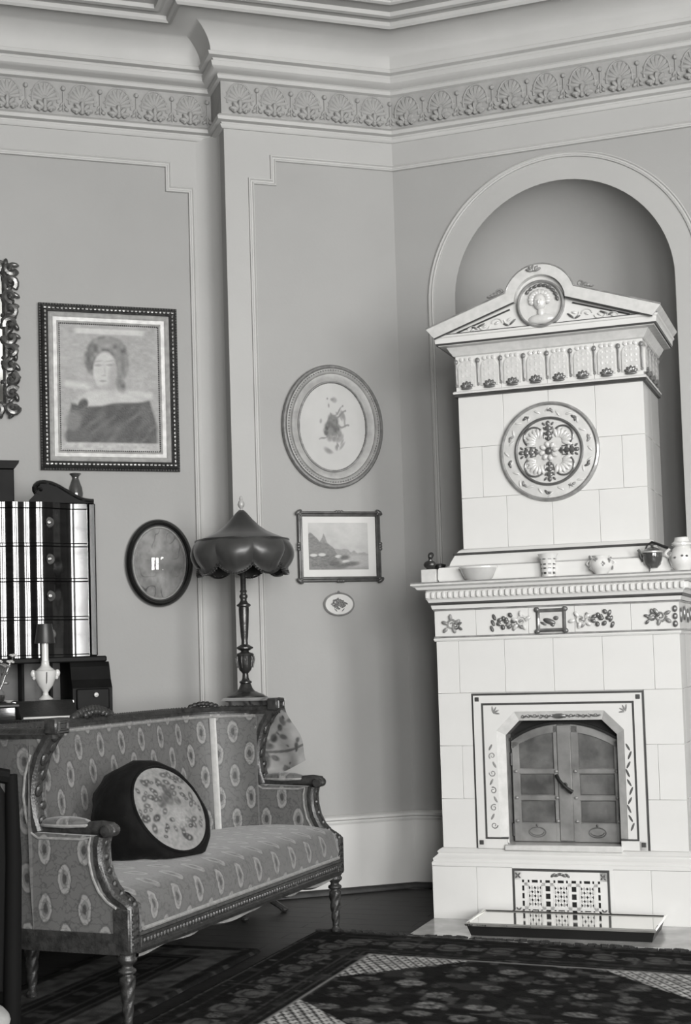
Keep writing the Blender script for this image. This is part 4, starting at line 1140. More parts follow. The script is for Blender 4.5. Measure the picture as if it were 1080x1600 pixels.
# pale oval flower picture
t = hung('oval_flower_picture', 'large pale oval frame with painted flower spray on corner wall', 'picture', -.387, 2.410)
E_ = lambda i: ellipse(.2765 - i, .325 - i, 84)
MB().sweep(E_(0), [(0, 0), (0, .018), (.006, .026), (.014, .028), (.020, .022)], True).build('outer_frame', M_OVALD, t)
MB().sweep(E_(.020), [(0, .018), (.002, .030), (.014, .034), (.022, .028), (.026, .020)], True).build('rope_moulding', M_OVAL, t)
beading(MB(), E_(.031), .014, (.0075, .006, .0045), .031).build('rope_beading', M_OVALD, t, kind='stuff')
MB().sweep(E_(.046), [(0, .018), (.004, .028), (.018, .026), (.034, .014), (.038, .012)], True).build('inner_frame', M_OVAL, t)
MB().sweep(E_(.084), [(0, .010), (.002, .018), (.008, .018), (.012, .010)], True).build('inner_bead', M_OVALD, t)
ea, eb = .182, .231
def paint_flowers(U, V, dens=1.0):
    G = .52 + .06 * (fbm(U, V, 6, 4) - .5) - .07 * sm(np.sqrt((U * 2 - 1) ** 2 + (V * 2 - 1) ** 2), .75, 1.0) * 0 + .04
    r = np.random.default_rng(12)
    for k in range(26):
        a = r.random() * 6.28; d = r.random() ** .8 * .24
        G = over(G, ell(U, V, .50 + d * math.cos(a) * .8, .5 + d * math.sin(a) * 1.35, .012 + .02 * r.random(), .045 * r.random() + .018, a, .5) * .7, .24)
    for cx, cy, s, v in ((.50, .53, .06, .12), (.43, .50, .045, .16), (.55, .47, .055, .14), (.47, .44, .05, .22), (.53, .57, .05, .20), (.40, .43, .028, .08), (.41, .48, .02, .07), (.60, .42, .03, .3), (.48, .60, .04, .24), (.45, .37, .035, .36), (.52, .36, .03, .32)):
        G = over(G, ell(U, V, cx, cy, s * 1.2, s * 1.1, .5, .5) * .95, v * .7 + .08 * vnoise(U, V, 40, 3))
    for x0, y0, x1, y1 in ((.5, .62, .66, .72), (.5, .60, .70, .665), (.48, .64, .43, .80), (.52, .42, .60, .22), (.55, .40, .56, .20), (.44, .42, .30, .34), (.58, .52, .74, .50)):
        tt = np.clip(((U - x0) * (x1 - x0) + (V - y0) * (y1 - y0)) / ((x1 - x0) ** 2 + (y1 - y0) ** 2), 0, 1)
        dd = np.hypot(U - x0 - tt * (x1 - x0), V - y0 - tt * (y1 - y0) + .02 * np.sin(tt * 5))
        G = over(G, (1 - sm(dd, .006, .018)) * .85, .22)
    return G
grid_print('flower_painting', M_PRINT, t, lambda U, V: ((U * 2 - 1) * ea, -.010, (V * 2 - 1) * eb), 130, 160, paint_flowers, mask=lambda U, V: ((U * 2 - 1) ** 2 + (V * 2 - 1) ** 2) < 1.0)
MB().prism(ellipse(.25, .295, 48), -.008, 0).build('backing', M_LEATHER, t, smooth=False)

# landscape print
t = hung('landscape_print', 'framed coastal landscape print with white mount and dark frame', 'picture', -.369, 1.782)
pw, ph = .2265, .1835
MB().sweep(rect(-pw, pw, -ph, ph), [(0, 0), (0, .014), (.004, .022), (.010, .024), (.016, .016), (.022, .018), (.027, .010)], True).build('frame', M_SLATE, t)
cm = MB()
for sx in (-1, 1):
    for sz in (-1, 1):
        cm.blob((sx * (pw - .006), -.018, sz * (ph - .006)), (.022, .010, .012), RY(.6 * sx * sz), 8, 6); cm.blob((sx * (pw - .014), -.02, sz * (ph - .014)), (.010, .010, .010), None, 8, 6)
cm.build('corner_ornaments', M_SLATE, t, kind='stuff')
for sx, sz in ((0, 1), (0, -1), (1, 0), (-1, 0)):
    mb = MB()
    for j in (-1, 0, 1): mb.blob((sx * (pw - .004) + (0 if sx else j * .014), -.020, sz * (ph - .004) + (0 if sz else j * .014)), (.011, .009, .009), None, 8, 6)
    mb.build('crest', M_SLATE, t)
MB().box(-pw + .02, pw - .02, -.007, 0, -ph + .02, ph - .02).build('mount', mat('white_mount', .52, .8, var=.03), t, smooth=False)
def paint_coast(U, V):
    n = fbm(U, V, 8, 9); f = fbm(U, V * 2, 30, 2)
    G = .46 + .14 * (n - .5) + .12 * V
    ridge = .80 - .9 * np.abs(U - .02) + .10 * (vnoise(U, U * 0, 14, 2) - .5)
    peak = .78 - 2.2 * np.abs(U - .25) ** .9 + .08 * (vnoise(U, U * 0, 25, 5) - .5)
    far = .50 - .22 * (U - .3) + .05 * (vnoise(U, U * 0, 18, 7) - .5)
    G = over(G, sm(far - V, 0, .03), .34 + .12 * (f - .5))
    G = over(G, sm(np.maximum(peak, 0) - V, 0, .03), .30 + .16 * (f - .5)); G = over(G, sm(ridge - V, 0, .03), .24 + .14 * (f - .5))
    G = over(G, (1 - sm(V, .28, .33)) * sm(U, .35, .5), .42 + .1 * (f - .5))
    G = over(G, (1 - sm(V, .26 + .05 * np.sin(U * 6), .31 + .05 * np.sin(U * 6))) * (1 - sm(U, .45, .62)), .17 + .2 * (f - .3))
    for cx, cy in ((.08, .31), (.22, .32), (.50, .28), (.62, .17)): G = over(G, ell(U, V, cx, cy, .06, .032, 0, .3), .62)
    for cx, cy, a in ((.60, .26, .08), (.70, .12, .14), (.42, .13, .10), (.55, .07, .1)): G = over(G, ell(U, V, cx, cy, a, .05, .1, .5) * .9, .08 + .1 * f)
    G = over(G, (1 - sm(V, .03, .09)) * .5, .25)
    return G
grid_print('landscape', M_PRINT, t, lambda U, V: (-.168 + U * .326, -.0078, -.120 + V * .244), 140, 110, paint_coast)
# small porcelain plaque
t = hung('oval_plaque', 'small white oval porcelain plaque with dark posy under the print', 'plaque', -.380, 1.482)
MB().prism(ellipse(.080, .058, 48), -.010, 0).build('plaque_body', M_PORC, t)
MB().sweep(ellipse(.084, .0615, 56), [(0, 0), (0, .010), (.004, .014), (.009, .011), (.010, .005)], True).build('rim', M_MIDGREY, t)
MB().blob((0, -.008, .0645), (.006, .006, .005)).build('hanging_loop', M_MIDGREY, t)
mb = MB()
rr = random.Random(4)
for k in range(44):
    a = rr.random() * 6.28; d = rr.random() ** .6
    mb.blob((.036 * d * math.cos(a), -.0105, .002 + .026 * d * math.sin(a)), (.009, .0025, .005), RY(rr.random() * 3), 6, 4)
for s in (-1, 1): mb.blob((s * .036, -.0105, .004), (.012, .0022, .005), RY(s * .4), 6, 4); mb.blob((s * .02, -.0105, -.030), (.012, .0022, .003), RY(-s * .8), 6, 4)
mb.build('posy', M_GREY, t)

# ================================================================== RUGS (u along the stove wall from the plinth's left corner, n into the room)
RUG0 = FR(0.353, -0.871)
def rug(name, label, u0, u1, n0, n1, paint, res=.011, z=.013, shear=.085):
    t = thing(name, label, 'rug', RUG0, TH_R)
    nx, ny = int((u1 - u0) / res), int((n1 - n0) / res)
    def pos(U, V):
        u, n = u0 + U * (u1 - u0), n0 + V * (n1 - n0)
        e = np.minimum.reduce([U * (u1 - u0), (1 - U) * (u1 - u0), V * (n1 - n0), (1 - V) * (n1 - n0)])
        return u, -(n + shear * (u - u0)), z * np.clip(e / .012 + .15, 0, 1) + .0018 * vnoise(u, n, 9, 4)
    grid_print('pile', M_WOOL, t, pos, nx, ny, lambda U, V: paint(u0 + U * (u1 - u0), n0 + V * (n1 - n0), U * (u1 - u0), (1 - U) * (u1 - u0), V * (n1 - n0), (1 - V) * (n1 - n0)))
    return t
def rosettes(G, s, w, pitch, half, v, seed):
    """row of rosettes along s, w = distance from the row's middle"""
    c = np.floor(s / pitch); f = s / pitch - c - .5
    big = (c % 2 == 0)
    a = np.where(big, .075, .035); b = np.where(big, .06, .03)
    d = np.sqrt((f * pitch / a) ** 2 + (w / b) ** 2)
    m = (1 - sm(d, .9, 1.1)) * (1 - .75 * sm(d, .35, .55) * (1 - sm(d, .6, .78)))
    return over(G, m * (.5 + .5 * vnoise(s, w, 30, seed)), v)
def paint_big(u, n, e0, e1, e2, e3):
    e = np.minimum(np.minimum(e0, e1), np.minimum(e2, e3))
    spk = vnoise(u, n, 42, 1)
    G = .009 + .010 * spk + .022 * sm(vnoise(u, n, 17, 6), .66, .8) + .06 * sm(vnoise(u, n, 27, 9), .76, .86)
    side = np.minimum(e0, e1) < np.minimum(e2, e3)
    s = np.where(side, n, u); w = e - .20
    G = rosettes(G, s, w, .105, .06, .125, 3)
    for c, h, v in ((.025, .006, .075), (.085, .004, .05), (.315, .005, .06), (.335, .006, .03), (.365, .004, .055)):
        G = over(G, (1 - sm(np.abs(e - c), h * .6, h * 1.5)) * (.45 + .55 * (vnoise(s, e * 0, 45, 2) > .42)), v)
    fld = sm(e, .395, .402)
    un, nn = u + .02, n - .405
    lat = np.minimum(np.abs(((u + n * .7) / .045) % 1 - .5), np.abs(((u - n * .7) / .045) % 1 - .5))
    light = .60 * sm(lat, .06, .18) * (.45 + .75 * vnoise(u, n, 55, 8)) + .035
    C0, C1, N0, N1 = -.03, 1.35, .79, 1.945
    mu, mn = np.minimum(u - C0, C1 - u), np.minimum(n - N0, N1 - n)
    sp = fld * sm(1 - mu / .43 - mn / .41, -.012, .012)
    G = over(G, sp, light)
    G = over(G, fld * (1 - sm(np.abs(1 - mu / .43 - mn / .41), .006, .022)) * .8, .008)
    G = over(G, (1 - sm(np.abs(e - .402), .004, .010)), .26)
    # scattered flowers in the dark medallion
    cx, cn = np.floor(u / .17), np.floor(n / .14)
    rx = (np.sin(cx * 12.9 + cn * 78.2) * 43758.5) % 1; ry = (np.sin(cx * 39.3 + cn * 11.1) * 24634.6) % 1
    fx, fn = (u / .17 - cx - .5 - .35 * (rx - .5)) * .17, (n / .14 - cn - .5 - .35 * (ry - .5)) * .14
    d = np.sqrt((fx / (.03 + .03 * rx)) ** 2 + (fn / (.025 + .025 * ry)) ** 2)
    m = (.15 + 1.1 * rx * ry ** .5) * (1 - sm(d, .85, 1.1)) * (.35 + .65 * np.abs(np.sin(np.arctan2(fn, fx) * 4 + rx * 6))) * sm(d, .05, .3)
    return over(G, fld * (1 - sp) * m * np.clip(.2 + 1.0 * vnoise(u, n, 60, 2), 0, 1), .30)
r1 = rug('oriental_rug', 'dark oriental rug with fringed end and pale corner lattice before the stove', -.43, 1.78, .38, 2.36, paint_big)
tm = MB()
for k in range(4): tm.tube([((k - 1.5) * .006, 0, .010), ((k - 1.5) * .009, .02, .008), ((k - 1.5) * .012 + .004 * (k % 2), .045, .003)], [.0045, .004, .002], 5)
tm = shared(tm, 'tassel', M_FRINGE)
for k in range(78):
    u = -.42 + k * .0285
    link('tassel', tm, r1, (u, -.376 - .085 * (u + .43), .0), (0, 0, .35 * math.sin(k * 2.7)), (1.0, .8 + .7 * random.random(), 1.0 + .8 * random.random()))
def paint_small(u, n, e0, e1, e2, e3):
    e = np.minimum(np.minimum(e0, e1), np.minimum(e2, e3))
    side = np.minimum(e0, e1) < np.minimum(e2, e3)
    s = np.where(side, n, u)
    spk = vnoise(u, n, 40, 2)
    G = .010 + .012 * spk + .03 * sm(vnoise(u, n, 20, 5), .7, .82)
    band = sm(e, .055, .062) * (1 - sm(e, .185, .192))
    G = over(G, band, .055 + .07 * vnoise(u, n, 30, 7) - .03 * sm(vnoise(u, n, 16, 3), .55, .7))
    for c, v in ((.21, .05), (.235, .012), (.26, .045), (.33, .04)): G = over(G, 1 - sm(np.abs(e - c), .004, .01), v)
    d = np.abs(((s / .16) % 1) - .5) * .16
    G = over(G, (1 - sm(np.hypot(d / .03, (e - .295) / .025), .8, 1.1)) * .7, .06)
    return G
r2 = rug('patterned_runner_rug', 'dark patterned rug with brownish border under the near end of the sofa', -1.15, -.51, .80, 2.6, paint_small, shear=0.0)

# ================================================================== SOFA (local: x along the seat, -y to its front)
SO = Vector((-.4086, 5.5225, .014))
sofa = thing('sofa', 'carved dark wood sofa with high winged back and medallion upholstery', 'sofa', SO, TH_S)
def planpath(hw, yb, r, ys, n=12):
    L = [(-hw, ys)] + arc(-hw + r, yb - r, r, PI, PI / 2, n) + arc(hw - r, yb - r, r, PI / 2, 0, n) + [(hw, ys)]
    return L
def lean(y, z): return .045 * max(0, (y - .32) / .3) * (z - .35) / .65
# upholstered back shell
S_Y = .36
zl = [.29, .40, .52, .64, .76, .86, .93, .957]
pp = [(-.85, S_Y)] + arc(-.85 + .27, .625 - .27, .27, PI, PI / 2, 12) + [(-.58 + 1.16 * i / 12, .625) for i in range(1, 12)] + arc(.85 - .27, .625 - .27, .27, PI / 2, 0, 12) + [(.85, S_Y)]
sl = [0.0]
for a, b in zip(pp[:-1], pp[1:]): sl.append(sl[-1] + math.dist(a, b))
def shell(off, bulge=0.0):
    vs, uv = [], []
    for i, p in enumerate(pp):
        a, b = pp[max(i - 1, 0)], pp[min(i + 1, len(pp) - 1)]
        d = Vector((b[0] - a[0], b[1] - a[1])).normalized(); nrm = Vector((-d.y, d.x))      # outwards
        for z in zl:
            o = off - bulge * math.sin(PI * (z - .29) / .667)
            x, y = p[0] + nrm.x * o, p[1] + nrm.y * o
            vs.append((x, y + lean(p[1], z), z)); uv.append((sl[i] + S_Y, z))
    m = len(zl)
    fs = [(i * m + j, (i + 1) * m + j, (i + 1) * m + j + 1, i * m + j + 1) for i in range(len(pp) - 1) for j in range(m - 1)]
    return vs, fs, uv
mb = MB(); v1, f1, u1 = shell(.032); v2, f2, u2 = shell(-.032, .018)
mb.add(v1, f1); mb.add(v2, f2)
m_, n1 = len(zl), len(v1)
mb.f += [(i * m_ + m_ - 1, (i + 1) * m_ + m_ - 1, n1 + (i + 1) * m_ + m_ - 1, n1 + i * m_ + m_ - 1) for i in range(len(pp) - 1)]
mb.uv = u1 + u2
mb.build('backrest', M_FABRIC, sofa, ang=50)
# arm and wing panels
ARM = [(0.0, .395), (.012, .405), (.045, .424), (.075, .455), (.098, .50), (.110, .55), (.112, .60), (.104, .632)]
WING = [(.345, .640), (.362, .69), (.372, .76), (.364, .83), (.340, .90), (.305, .955), (.290, .97)]
for s in (-1, 1):
    poly = [(S_Y + .004, .29), (0.0, .29)] + ARM + WING[:-1] + [(.300, .957), (S_Y + .02, .957)]
    mb = MB().prism(poly, s * .818, s * .882, ax='yz')
    mb.uv = [(v[1] if s < 0 else sl[-1] + 2 * S_Y - v[1], v[2]) for v in mb.v]
    mb.build('arm_panel', M_FABRIC, sofa)
    YZ = lambda a, b, o: (s * .85 + o, a, b)
    SHOW = [(-.006, -.036), (.012, -.038), (.022, -.030), (.016, -.020), (.024, -.008), (.024, .008), (.016, .020), (.022, .030), (.012, .038), (-.006, .036)]
    MB().sweep([(0, .26)] + ARM, SHOW, False, YZ, loop=True, cap=True).build('arm_support', M_WOOD, sofa, ang=45)
    MB().sweep(WING, SHOW, False, YZ, loop=True, cap=True).build('wing_post', M_WOOD, sofa, ang=45)
    mb = MB()
    mb.tube([(s * .85, .062, .640), (s * .85, .066, .652), (s * .85, .10, .656), (s * .85, .20, .652), (s * .85, .352, .650)], [.020, .026, .025, .022, .022], 10, flat=.75)
    mb.lathe([(.0, -.034), (.018, -.034), (.021, -.026), (.021, .026), (.018, .034), (0, .034)], 14, M=Matrix.Translation((s * .85, .072, .648)) @ RY(PI / 2))
    mb.build('armrest', M_WOOD, sofa, ang=45)
    pad = MB().blob((s * .85, .245, .672), (.040, .098, .020), None, 16, 10); pad.uv = [(v[1], v[0] + .03) for v in pad.v]
    pad.build('arm_pad', M_FABRIC, sofa)
    MB().tube([(s * .85 + .038 * math.cos(a) , .245 + .096 * math.sin(a), .664) for a in [2 * PI * i / 24 for i in range(24)]], .0055, 6, closed=True).build('pad_gimp', M_GIMP, sofa)
    for q in (-1, 1):
        ins = [(y + .024, z - .004) for y, z in ARM[1:]]
        MB().tube([(s * .85 + q * .034, .030, .31), (s * .85 + q * .034, .032, .39)] + [(s * .85 + q * .034, y, z) for y, z in ins] + [(s * .85 + q * .034, .16, .622), (s * .85 + q * .034, .335, .622)] + [(s * .85 + q * .034, y + .020, z) for y, z in WING[:-2]], .0045, 6).build('gimp', M_GIMP, sofa)
    mb = MB()
    for k in range(9):
        f = k / 8 * (len(WING) - 1); i = min(int(f), len(WING) - 2); g = f - i
        y, z = WING[i][0] * (1 - g) + WING[i + 1][0] * g, WING[i][1] * (1 - g) + WING[i + 1][1] * g
        mb.blob((s * .85 + .008 * (-1) ** k, y - .024, z), (.017, .009, .024 if 2 < k < 7 else .018), RX(.3), 8, 6)
    for k in range(7):
        f = .4 + k / 7 * (len(ARM) - 1.5); i = min(int(f), len(ARM) - 2); g = f - i
        y, z = ARM[i][0] * (1 - g) + ARM[i + 1][0] * g, ARM[i][1] * (1 - g) + ARM[i + 1][1] * g
        mb.blob((s * .85, y - .022, z + .010), (.012, .010, .014), None, 8, 6)
    mb.build('carved_leaves', M_WOOD, sofa)
    MB().box(s * .85 - .042, s * .85 + .042, .250, .300, .968, 1.022, .005).build('corner_block', M_WOOD, sofa)
    MB().sweep(rect(s * .85 - .030, s * .85 + .030, .978, 1.012), [(0, 0), (.003, .006), (.007, .006), (.010, 0)], True, lambda a, b, q: (a, .250 - q, b)).build('block_moulding', M_WOOD, sofa)
    MB().box(s * .855 - .035, s * .855 + .035, -.018, .045, .25, .40, .005).build('front_post', M_WOOD, sofa)
    mb = MB()
    for k in range(5): mb.box(s * .855 - .022, s * .855 + .022, -.024, -.016, .275 + k * .024, .290 + k * .024, .003)
    mb.build('post_fluting', M_WOOD, sofa)
# top rail, seat rails
tr = planpath(.85, .625 + .045, .27, .27)
MB().sweep(tr, [(-.034, .953), (-.036, .968), (-.026, .973), (-.022, .984), (-.010, .990), (.010, .990), (.022, .984), (.026, .973), (.036, .968), (.034, .953)], False, XY, loop=True, cap=True).build('top_rail', M_WOOD, sofa, ang=45)
mb = MB()
P = tr; acc = 0
for a, b in zip(P[:-1], P[1:]):
    L = math.dist(a, b); d = Vector((b[0] - a[0], b[1] - a[1])).normalized(); q = 0.012 - acc if acc < .012 else 0
    while q < L:
        x, y = a[0] + d.x * q, a[1] + d.y * q
        mb.tube([(x - d.y * .016 * -1, y + d.x * .016 * -1, .974), (x + d.x * .010, y + d.y * .010, .990)], .005, 5); q += .018
    acc = 0
mb.build('ribbon_carving', M_WOOD, sofa, kind='stuff')
MB().tube([(x * .957, y - .038, .945) for x, y in tr[1:-1]], .0065, 6).build('gimp', M_GIMP, sofa)
sr = planpath(.86, .645, .30, .02)
RAILP = [(-.03, .25), (-.034, .262), (-.024, .268), (-.026, .302), (-.034, .308), (-.032, .318), (.032, .318), (.030, .25)]
MB().sweep(sr, RAILP, False, XY, loop=True, cap=True).build('seat_rail', M_WOOD, sofa, ang=35)
MB().sweep([(.84, -.004), (-.84, -.004)], [(.022, .25), (.026, .262), (.016, .268), (.018, .302), (.026, .308), (.024, .318), (-.03, .318), (-.03, .25)], False, XY, loop=True, cap=True).build('front_rail', M_WOOD, sofa, ang=35)
mb = MB()
for k in range(74): mb.blob((-.80 + k * .0219, -.022, .285), (.0085, .005, .010), None, 6, 4)
mb.build('rail_carving', M_WOOD, sofa, kind='stuff')
MB().tube([(-.815, -.026, .326), (.815, -.026, .326)], .007, 6).build('gimp', M_GIMP, sofa)
# sagging lining under the rail
vs, fs = [], []
for i in range(41):
    x = -.80 + 1.6 * i / 40
    d = .024 + .007 * math.sin(i * .9) + .008 * math.sin(i * .37 + 1)
    for y, z in ((0.0, .252), (.004, .252 - d * .7), (.03, .252 - d), (.12, .256 - d * .9)): vs.append((x, y + .012 * math.sin(i * .6), z))
for i in range(40):
    for j in range(3): fs.append((i * 4 + j, (i + 1) * 4 + j, (i + 1) * 4 + j + 1, i * 4 + j + 1))
MB().add(vs, fs).build('lining', M_LINEN, sofa)
# seat
prof = [(-.014, .318), (-.020, .35), (-.018, .39), (-.006, .425), (.02, .447), (.07, .460), (.15, .467), (.27, .468), (.40, .462), (.52, .452), (.60, .445)]
vs, uv, fs, q = [], [], [], [0]
for a, b in zip(prof[:-1], prof[1:]): q.append(q[-1] + math.dist(a, b))
NXs = 30
for i in range(NXs + 1):
    x = -.83 + 1.66 * i / NXs
    c = math.cos(PI * x / 1.9)
    for k, (y, z) in enumerate(prof):
        top_ = max(0, (z - .39) / .08)
        vs.append((x, y - .006 * c * (1 if y < .03 else 0), z + .010 * c * top_ - .006 * top_)); uv.append((x + .03, q[k] + .02))
m_ = len(prof)
for i in range(NXs):
    for k in range(m_ - 1): fs.append((i * m_ + k, (i + 1) * m_ + k, (i + 1) * m_ + k + 1, i * m_ + k + 1))
mb = MB().add(vs, fs); mb.uv = uv; mb.build('seat', M_FABRIC, sofa, ang=60)
# braid in the inner corners of the back
for s in (-1, 1):
    a = PI / 2 + s * -PI / 4
    x, y = s * (.58 + (.27 - .046) * math.cos(PI / 4)), .355 + (.27 - .046) * math.sin(PI / 4)
    MB().tube([(x - s * .012 * (1 - k / 6), y + lean(y, .44 + .09 * k) - .004, .43 + .085 * k) for k in range(7)], .017, 8, flat=.55).build('corner_braid', M_BRAID, sofa)
# legs
def turned_leg(x, y, name='leg'):
    prof = [(.016, .0), (.020, .004), (.021, .014), (.014, .022), (.013, .026)]
    o = MB().lathe(prof, 16, (x, y, 0)).build('foot', M_WOOD, None)
    prof = [(.014, .026)] + [(.0145 + .0115 * k / 18, .03 + .145 * k / 18) for k in range(19)] + [(.018, .180), (.018, .184), (.028, .188), (.030, .194), (.028, .200), (.019, .205), (.018, .212), (.024, .218), (.032, .226), (.033, .234), (.028, .24), (.030, .252)]
    tw = lambda t, z: 1 + (.11 * math.cos(4 * (t - z * 34)) if .03 < z < .172 else 0)
    l = MB().lathe(prof, 28, (x, y, 0), fn=tw).build(name, M_WOOD, sofa, ang=60)
    o.parent = l
for x, y in ((-.855, .014), (.855, .014), (-.545, .61), (.545, .61)): turned_leg(x, y)
# carved crests
mb = MB()
for k in range(13):
    q = (k - 6) / 6; h = .030 * (1 - q * q) + .006
    mb.blob((-.03 + q * .135, .668, .990 + h * .55), (.019, .016, .010 + h * .45), RY(q * .7), 8, 6)
for k in range(7):
    q = (k - 3) / 3; mb.blob((-.03 + q * .075, .650, .996 + .012 * (1 - q * q)), (.015, .012, .012), RY(-q), 8, 6)
mb.build('crest', M_WOOD, sofa)
for s in (-1, 1):
    mb = MB()
    for k in range(7):
        q = (k - 3) / 3; mb.blob((s * (.77 + q * .045 * .7), .60 - q * .045, 0.992 + .012 * (1 - q * q)), (.016, .014, .012), None, 8, 6)
    mb.build('corner_crest', M_WOOD, sofa)

# ---- round velvet cushion with an embroidered face
SF = frame(TH_S, SO)
nl = Vector((-.30, -.86, .40)).normalized()
fc = Vector((-.230, .205, .648))
cu = thing('cushion', 'round black velvet cushion with flower embroidered face on the sofa', 'cushion', SF(fc.x, fc.y, fc.z), TH_S)
ez = nl; ex = Vector((-nl.y, nl.x, 0)).normalized() * 1.0; ey = ez.cross(ex)
MC = Matrix(((ex.x, ey.x, ez.x, 0), (ex.y, ey.y, ez.y, 0), (ex.z, ey.z, ez.z, 0), (0, 0, 0, 1)))
CA, SA = math.cos(math.radians(125)), math.sin(math.radians(125))
vs, fs = [], []
prof = [(0, .0), (.16, .0), (.195, -.004), (.212, -.016), (.222, -.05), (.232, -.11), (.232, -.17), (.214, -.225), (.17, -.262), (.09, -.28), (0, -.285)]
rr = np.random.default_rng(5); NS_ = 48
ph = rr.random(10) * 6.28
for r, z in prof:
    for j in range(NS_):
        a = 2 * PI * j / NS_
        w = 1 + (.020 * math.sin(7 * a + ph[0] + z * 18) + .018 * math.sin(13 * a + ph[1] - z * 30) + .02 * math.sin(3 * a + ph[2])) * min(1, max(0, -z / .03))
        p, q = r * w * 1.0 * math.cos(a), r * w * .86 * math.sin(a)
        vs.append((p * CA - q * SA, p * SA + q * CA, z))
for i in range(len(prof) - 1):
    for j in range(NS_):
        k = (j + 1) % NS_; fs.append((i * NS_ + j, i * NS_ + k, (i + 1) * NS_ + k, (i + 1) * NS_ + j))
vs = [MC @ Vector(v) for v in vs]
for v in vs:                                          # the soft body flattens on the seat and against the back
    yy = fc.y + v.y
    v.z = max(v.z, .475 - .03 * max(0, yy - .30) / .25 - fc.z)
    v.y = min(v.y, .548 - fc.y)
MB().add(vs, fs).build('velvet_body', M_VELVET, cu, ang=80)
def emb_pos(U, V):
    p, q = (U * 2 - 1) * .176, (V * 2 - 1) * .150
    d2 = (p / .176) ** 2 + (q / .150) ** 2
    a, b = p * CA - q * SA, p * SA + q * CA
    z = .003 + .016 * np.clip(1 - d2, 0, 1)
    P = [MC[i][0] * a + MC[i][1] * b + MC[i][2] * z for i in range(3)]
    return P[0], P[1], P[2]
def paint_emb(U, V):
    G = .235 + .14 * (fbm(U, V, 30, 3) - .5)
    r = np.random.default_rng(33)
    for k in range(64):
        a = r.random() * 6.28; d = (.12 + .34 * r.random() ** .7); cx, cy = .5 + d * math.cos(a), .5 + d * math.sin(a)
        s = .022 + .026 * r.random()
        mm = ell(U, V, cx, cy, s * 1.3, s * .8, r.random() * 3, .3)
        G = over(G, mm * (.75 + .25 * r.random()), .012 + .05 * r.random()); G = over(G, ell(U, V, cx, cy, s * .5, s * .3, r.random() * 3, .5) * .6, .35)
    for cx, cy, s in ((.60, .45, .08), (.66, .36, .07), (.50, .36, .05), (.62, .58, .06)): 
        G = over(G, ell(U, V, cx, cy, s, s, 0, .3) * (.35 + .65 * vnoise(U, V, 26, 4)), .06)
    G = over(G, ell(U, V, .36, .52, .12, .12, 0, .4) * .6, .30 + .16 * (vnoise(U, V, 60, 4) - .5))
    return G
grid_print('embroidered_face', M_CLOTH, cu, emb_pos, 110, 110, paint_emb, mask=lambda U, V: ((U * 2 - 1) ** 2 + (V * 2 - 1) ** 2) < 1.0)
MB().tube([tuple(MC @ Vector((.178 * math.cos(a) * CA - .152 * math.sin(a) * SA, .178 * math.cos(a) * SA + .152 * math.sin(a) * CA, .003))) for a in [2 * PI * i / 60 for i in range(60)]], .005, 6, closed=True).build('piping', M_VELVET, cu)

# ---- flowered shawl hung over the far wing
sh = thing('shawl', 'pale flowered shawl draped over the far wing of the sofa', 'shawl', SF(.90, .35, 0), TH_S)
def sh_pos(U, V):
    # V 0 top inner edge .. 1 hem ; U 0 back .. 1 front
    yy = .17 - U * (.26 + .085 * V) + .03
    t = V
    drop = np.clip((t - .13) / .87, 0, 1)
    x = np.where(t < .13, -.060 + .10 * t / .13, .040 + .050 * drop + .020 * np.sin(U * 11 + 1) * drop + .05 * drop * U)
    z = np.where(t < .13, 1.012 + .012 * np.sin(t / .13 * PI), 1.012 - drop * (.345 + .02 * np.sin(U * 5 + .5) - .05 * U ** 6))
    return x, yy + .012 * np.sin(V * 9 + U * 5), z
def paint_shawl(U, V):
    G = .29 + .20 * (fbm(U, V, 8, 6) - .5)
    r = np.random.default_rng(21)
    for k in range(80):
        cx, cy, s = r.random(), r.random(), .018 + .035 * r.random()
        G = over(G, ell(U, V, cx, cy, s * 1.2, s * .8, r.random() * 3, .4) * .95, .02 + .10 * r.random())
    G = over(G, (1 - sm(np.abs(V - .86 + .35 * (U - .5) ** 2 + .25 * (1 - U)), .010, .022)) * .85, .05)
    G = over(G, (1 - sm(np.abs(V - .40 - .5 * (1 - U)), .006, .018)) * .6, .10)
    return G
o = grid_print('cloth', M_CLOTH, sh, sh_pos, 70, 90, paint_shawl)

# ================================================================== LAMP BEHIND THE SOFA
LP = Vector((-.495, 6.85, 0))
ped = thing('pedestal_table', 'small round pedestal table behind the sofa carrying the big lamp', 'table', (LP.x, LP.y, 0), 0)
MB().lathe([(.0, .992), (.066, .992), (.070, .998), (.070, 1.007), (.066, 1.011), (0, 1.011)], 32).build('table_top', M_WOOD, ped)
MB().lathe([(.05, .05), (.04, .07), (.022, .10), (.02, .5), (.03, .55), (.02, .6), (.018, .94), (.05, .985), (.06, .992)], 20).build('stem', M_WOOD, ped)
for k in range(3):
    a = k * 2 * PI / 3 + .4
    MB().tube([(.02 * math.cos(a), .02 * math.sin(a), .12), (.09 * math.cos(a), .09 * math.sin(a), .07), (.16 * math.cos(a), .16 * math.sin(a), .018)], [.018, .015, .013], 8).blob((.165 * math.cos(a), .165 * math.sin(a), .013), (.02, .02, .013)).build('leg', M_WOOD, ped)
lamp = thing('table_lamp', 'tall bronze table lamp with dark scalloped pagoda silk shade', 'lamp', (LP.x, LP.y, 1.012), 0)
MB().lathe([(.100, 0), (.106, .005), (.107, .014), (.102, .020), (.094, .021), (.092, .026), (.078, .034), (.060, .040), (.050, .046)], 36).build('base', M_BRONZE, lamp)
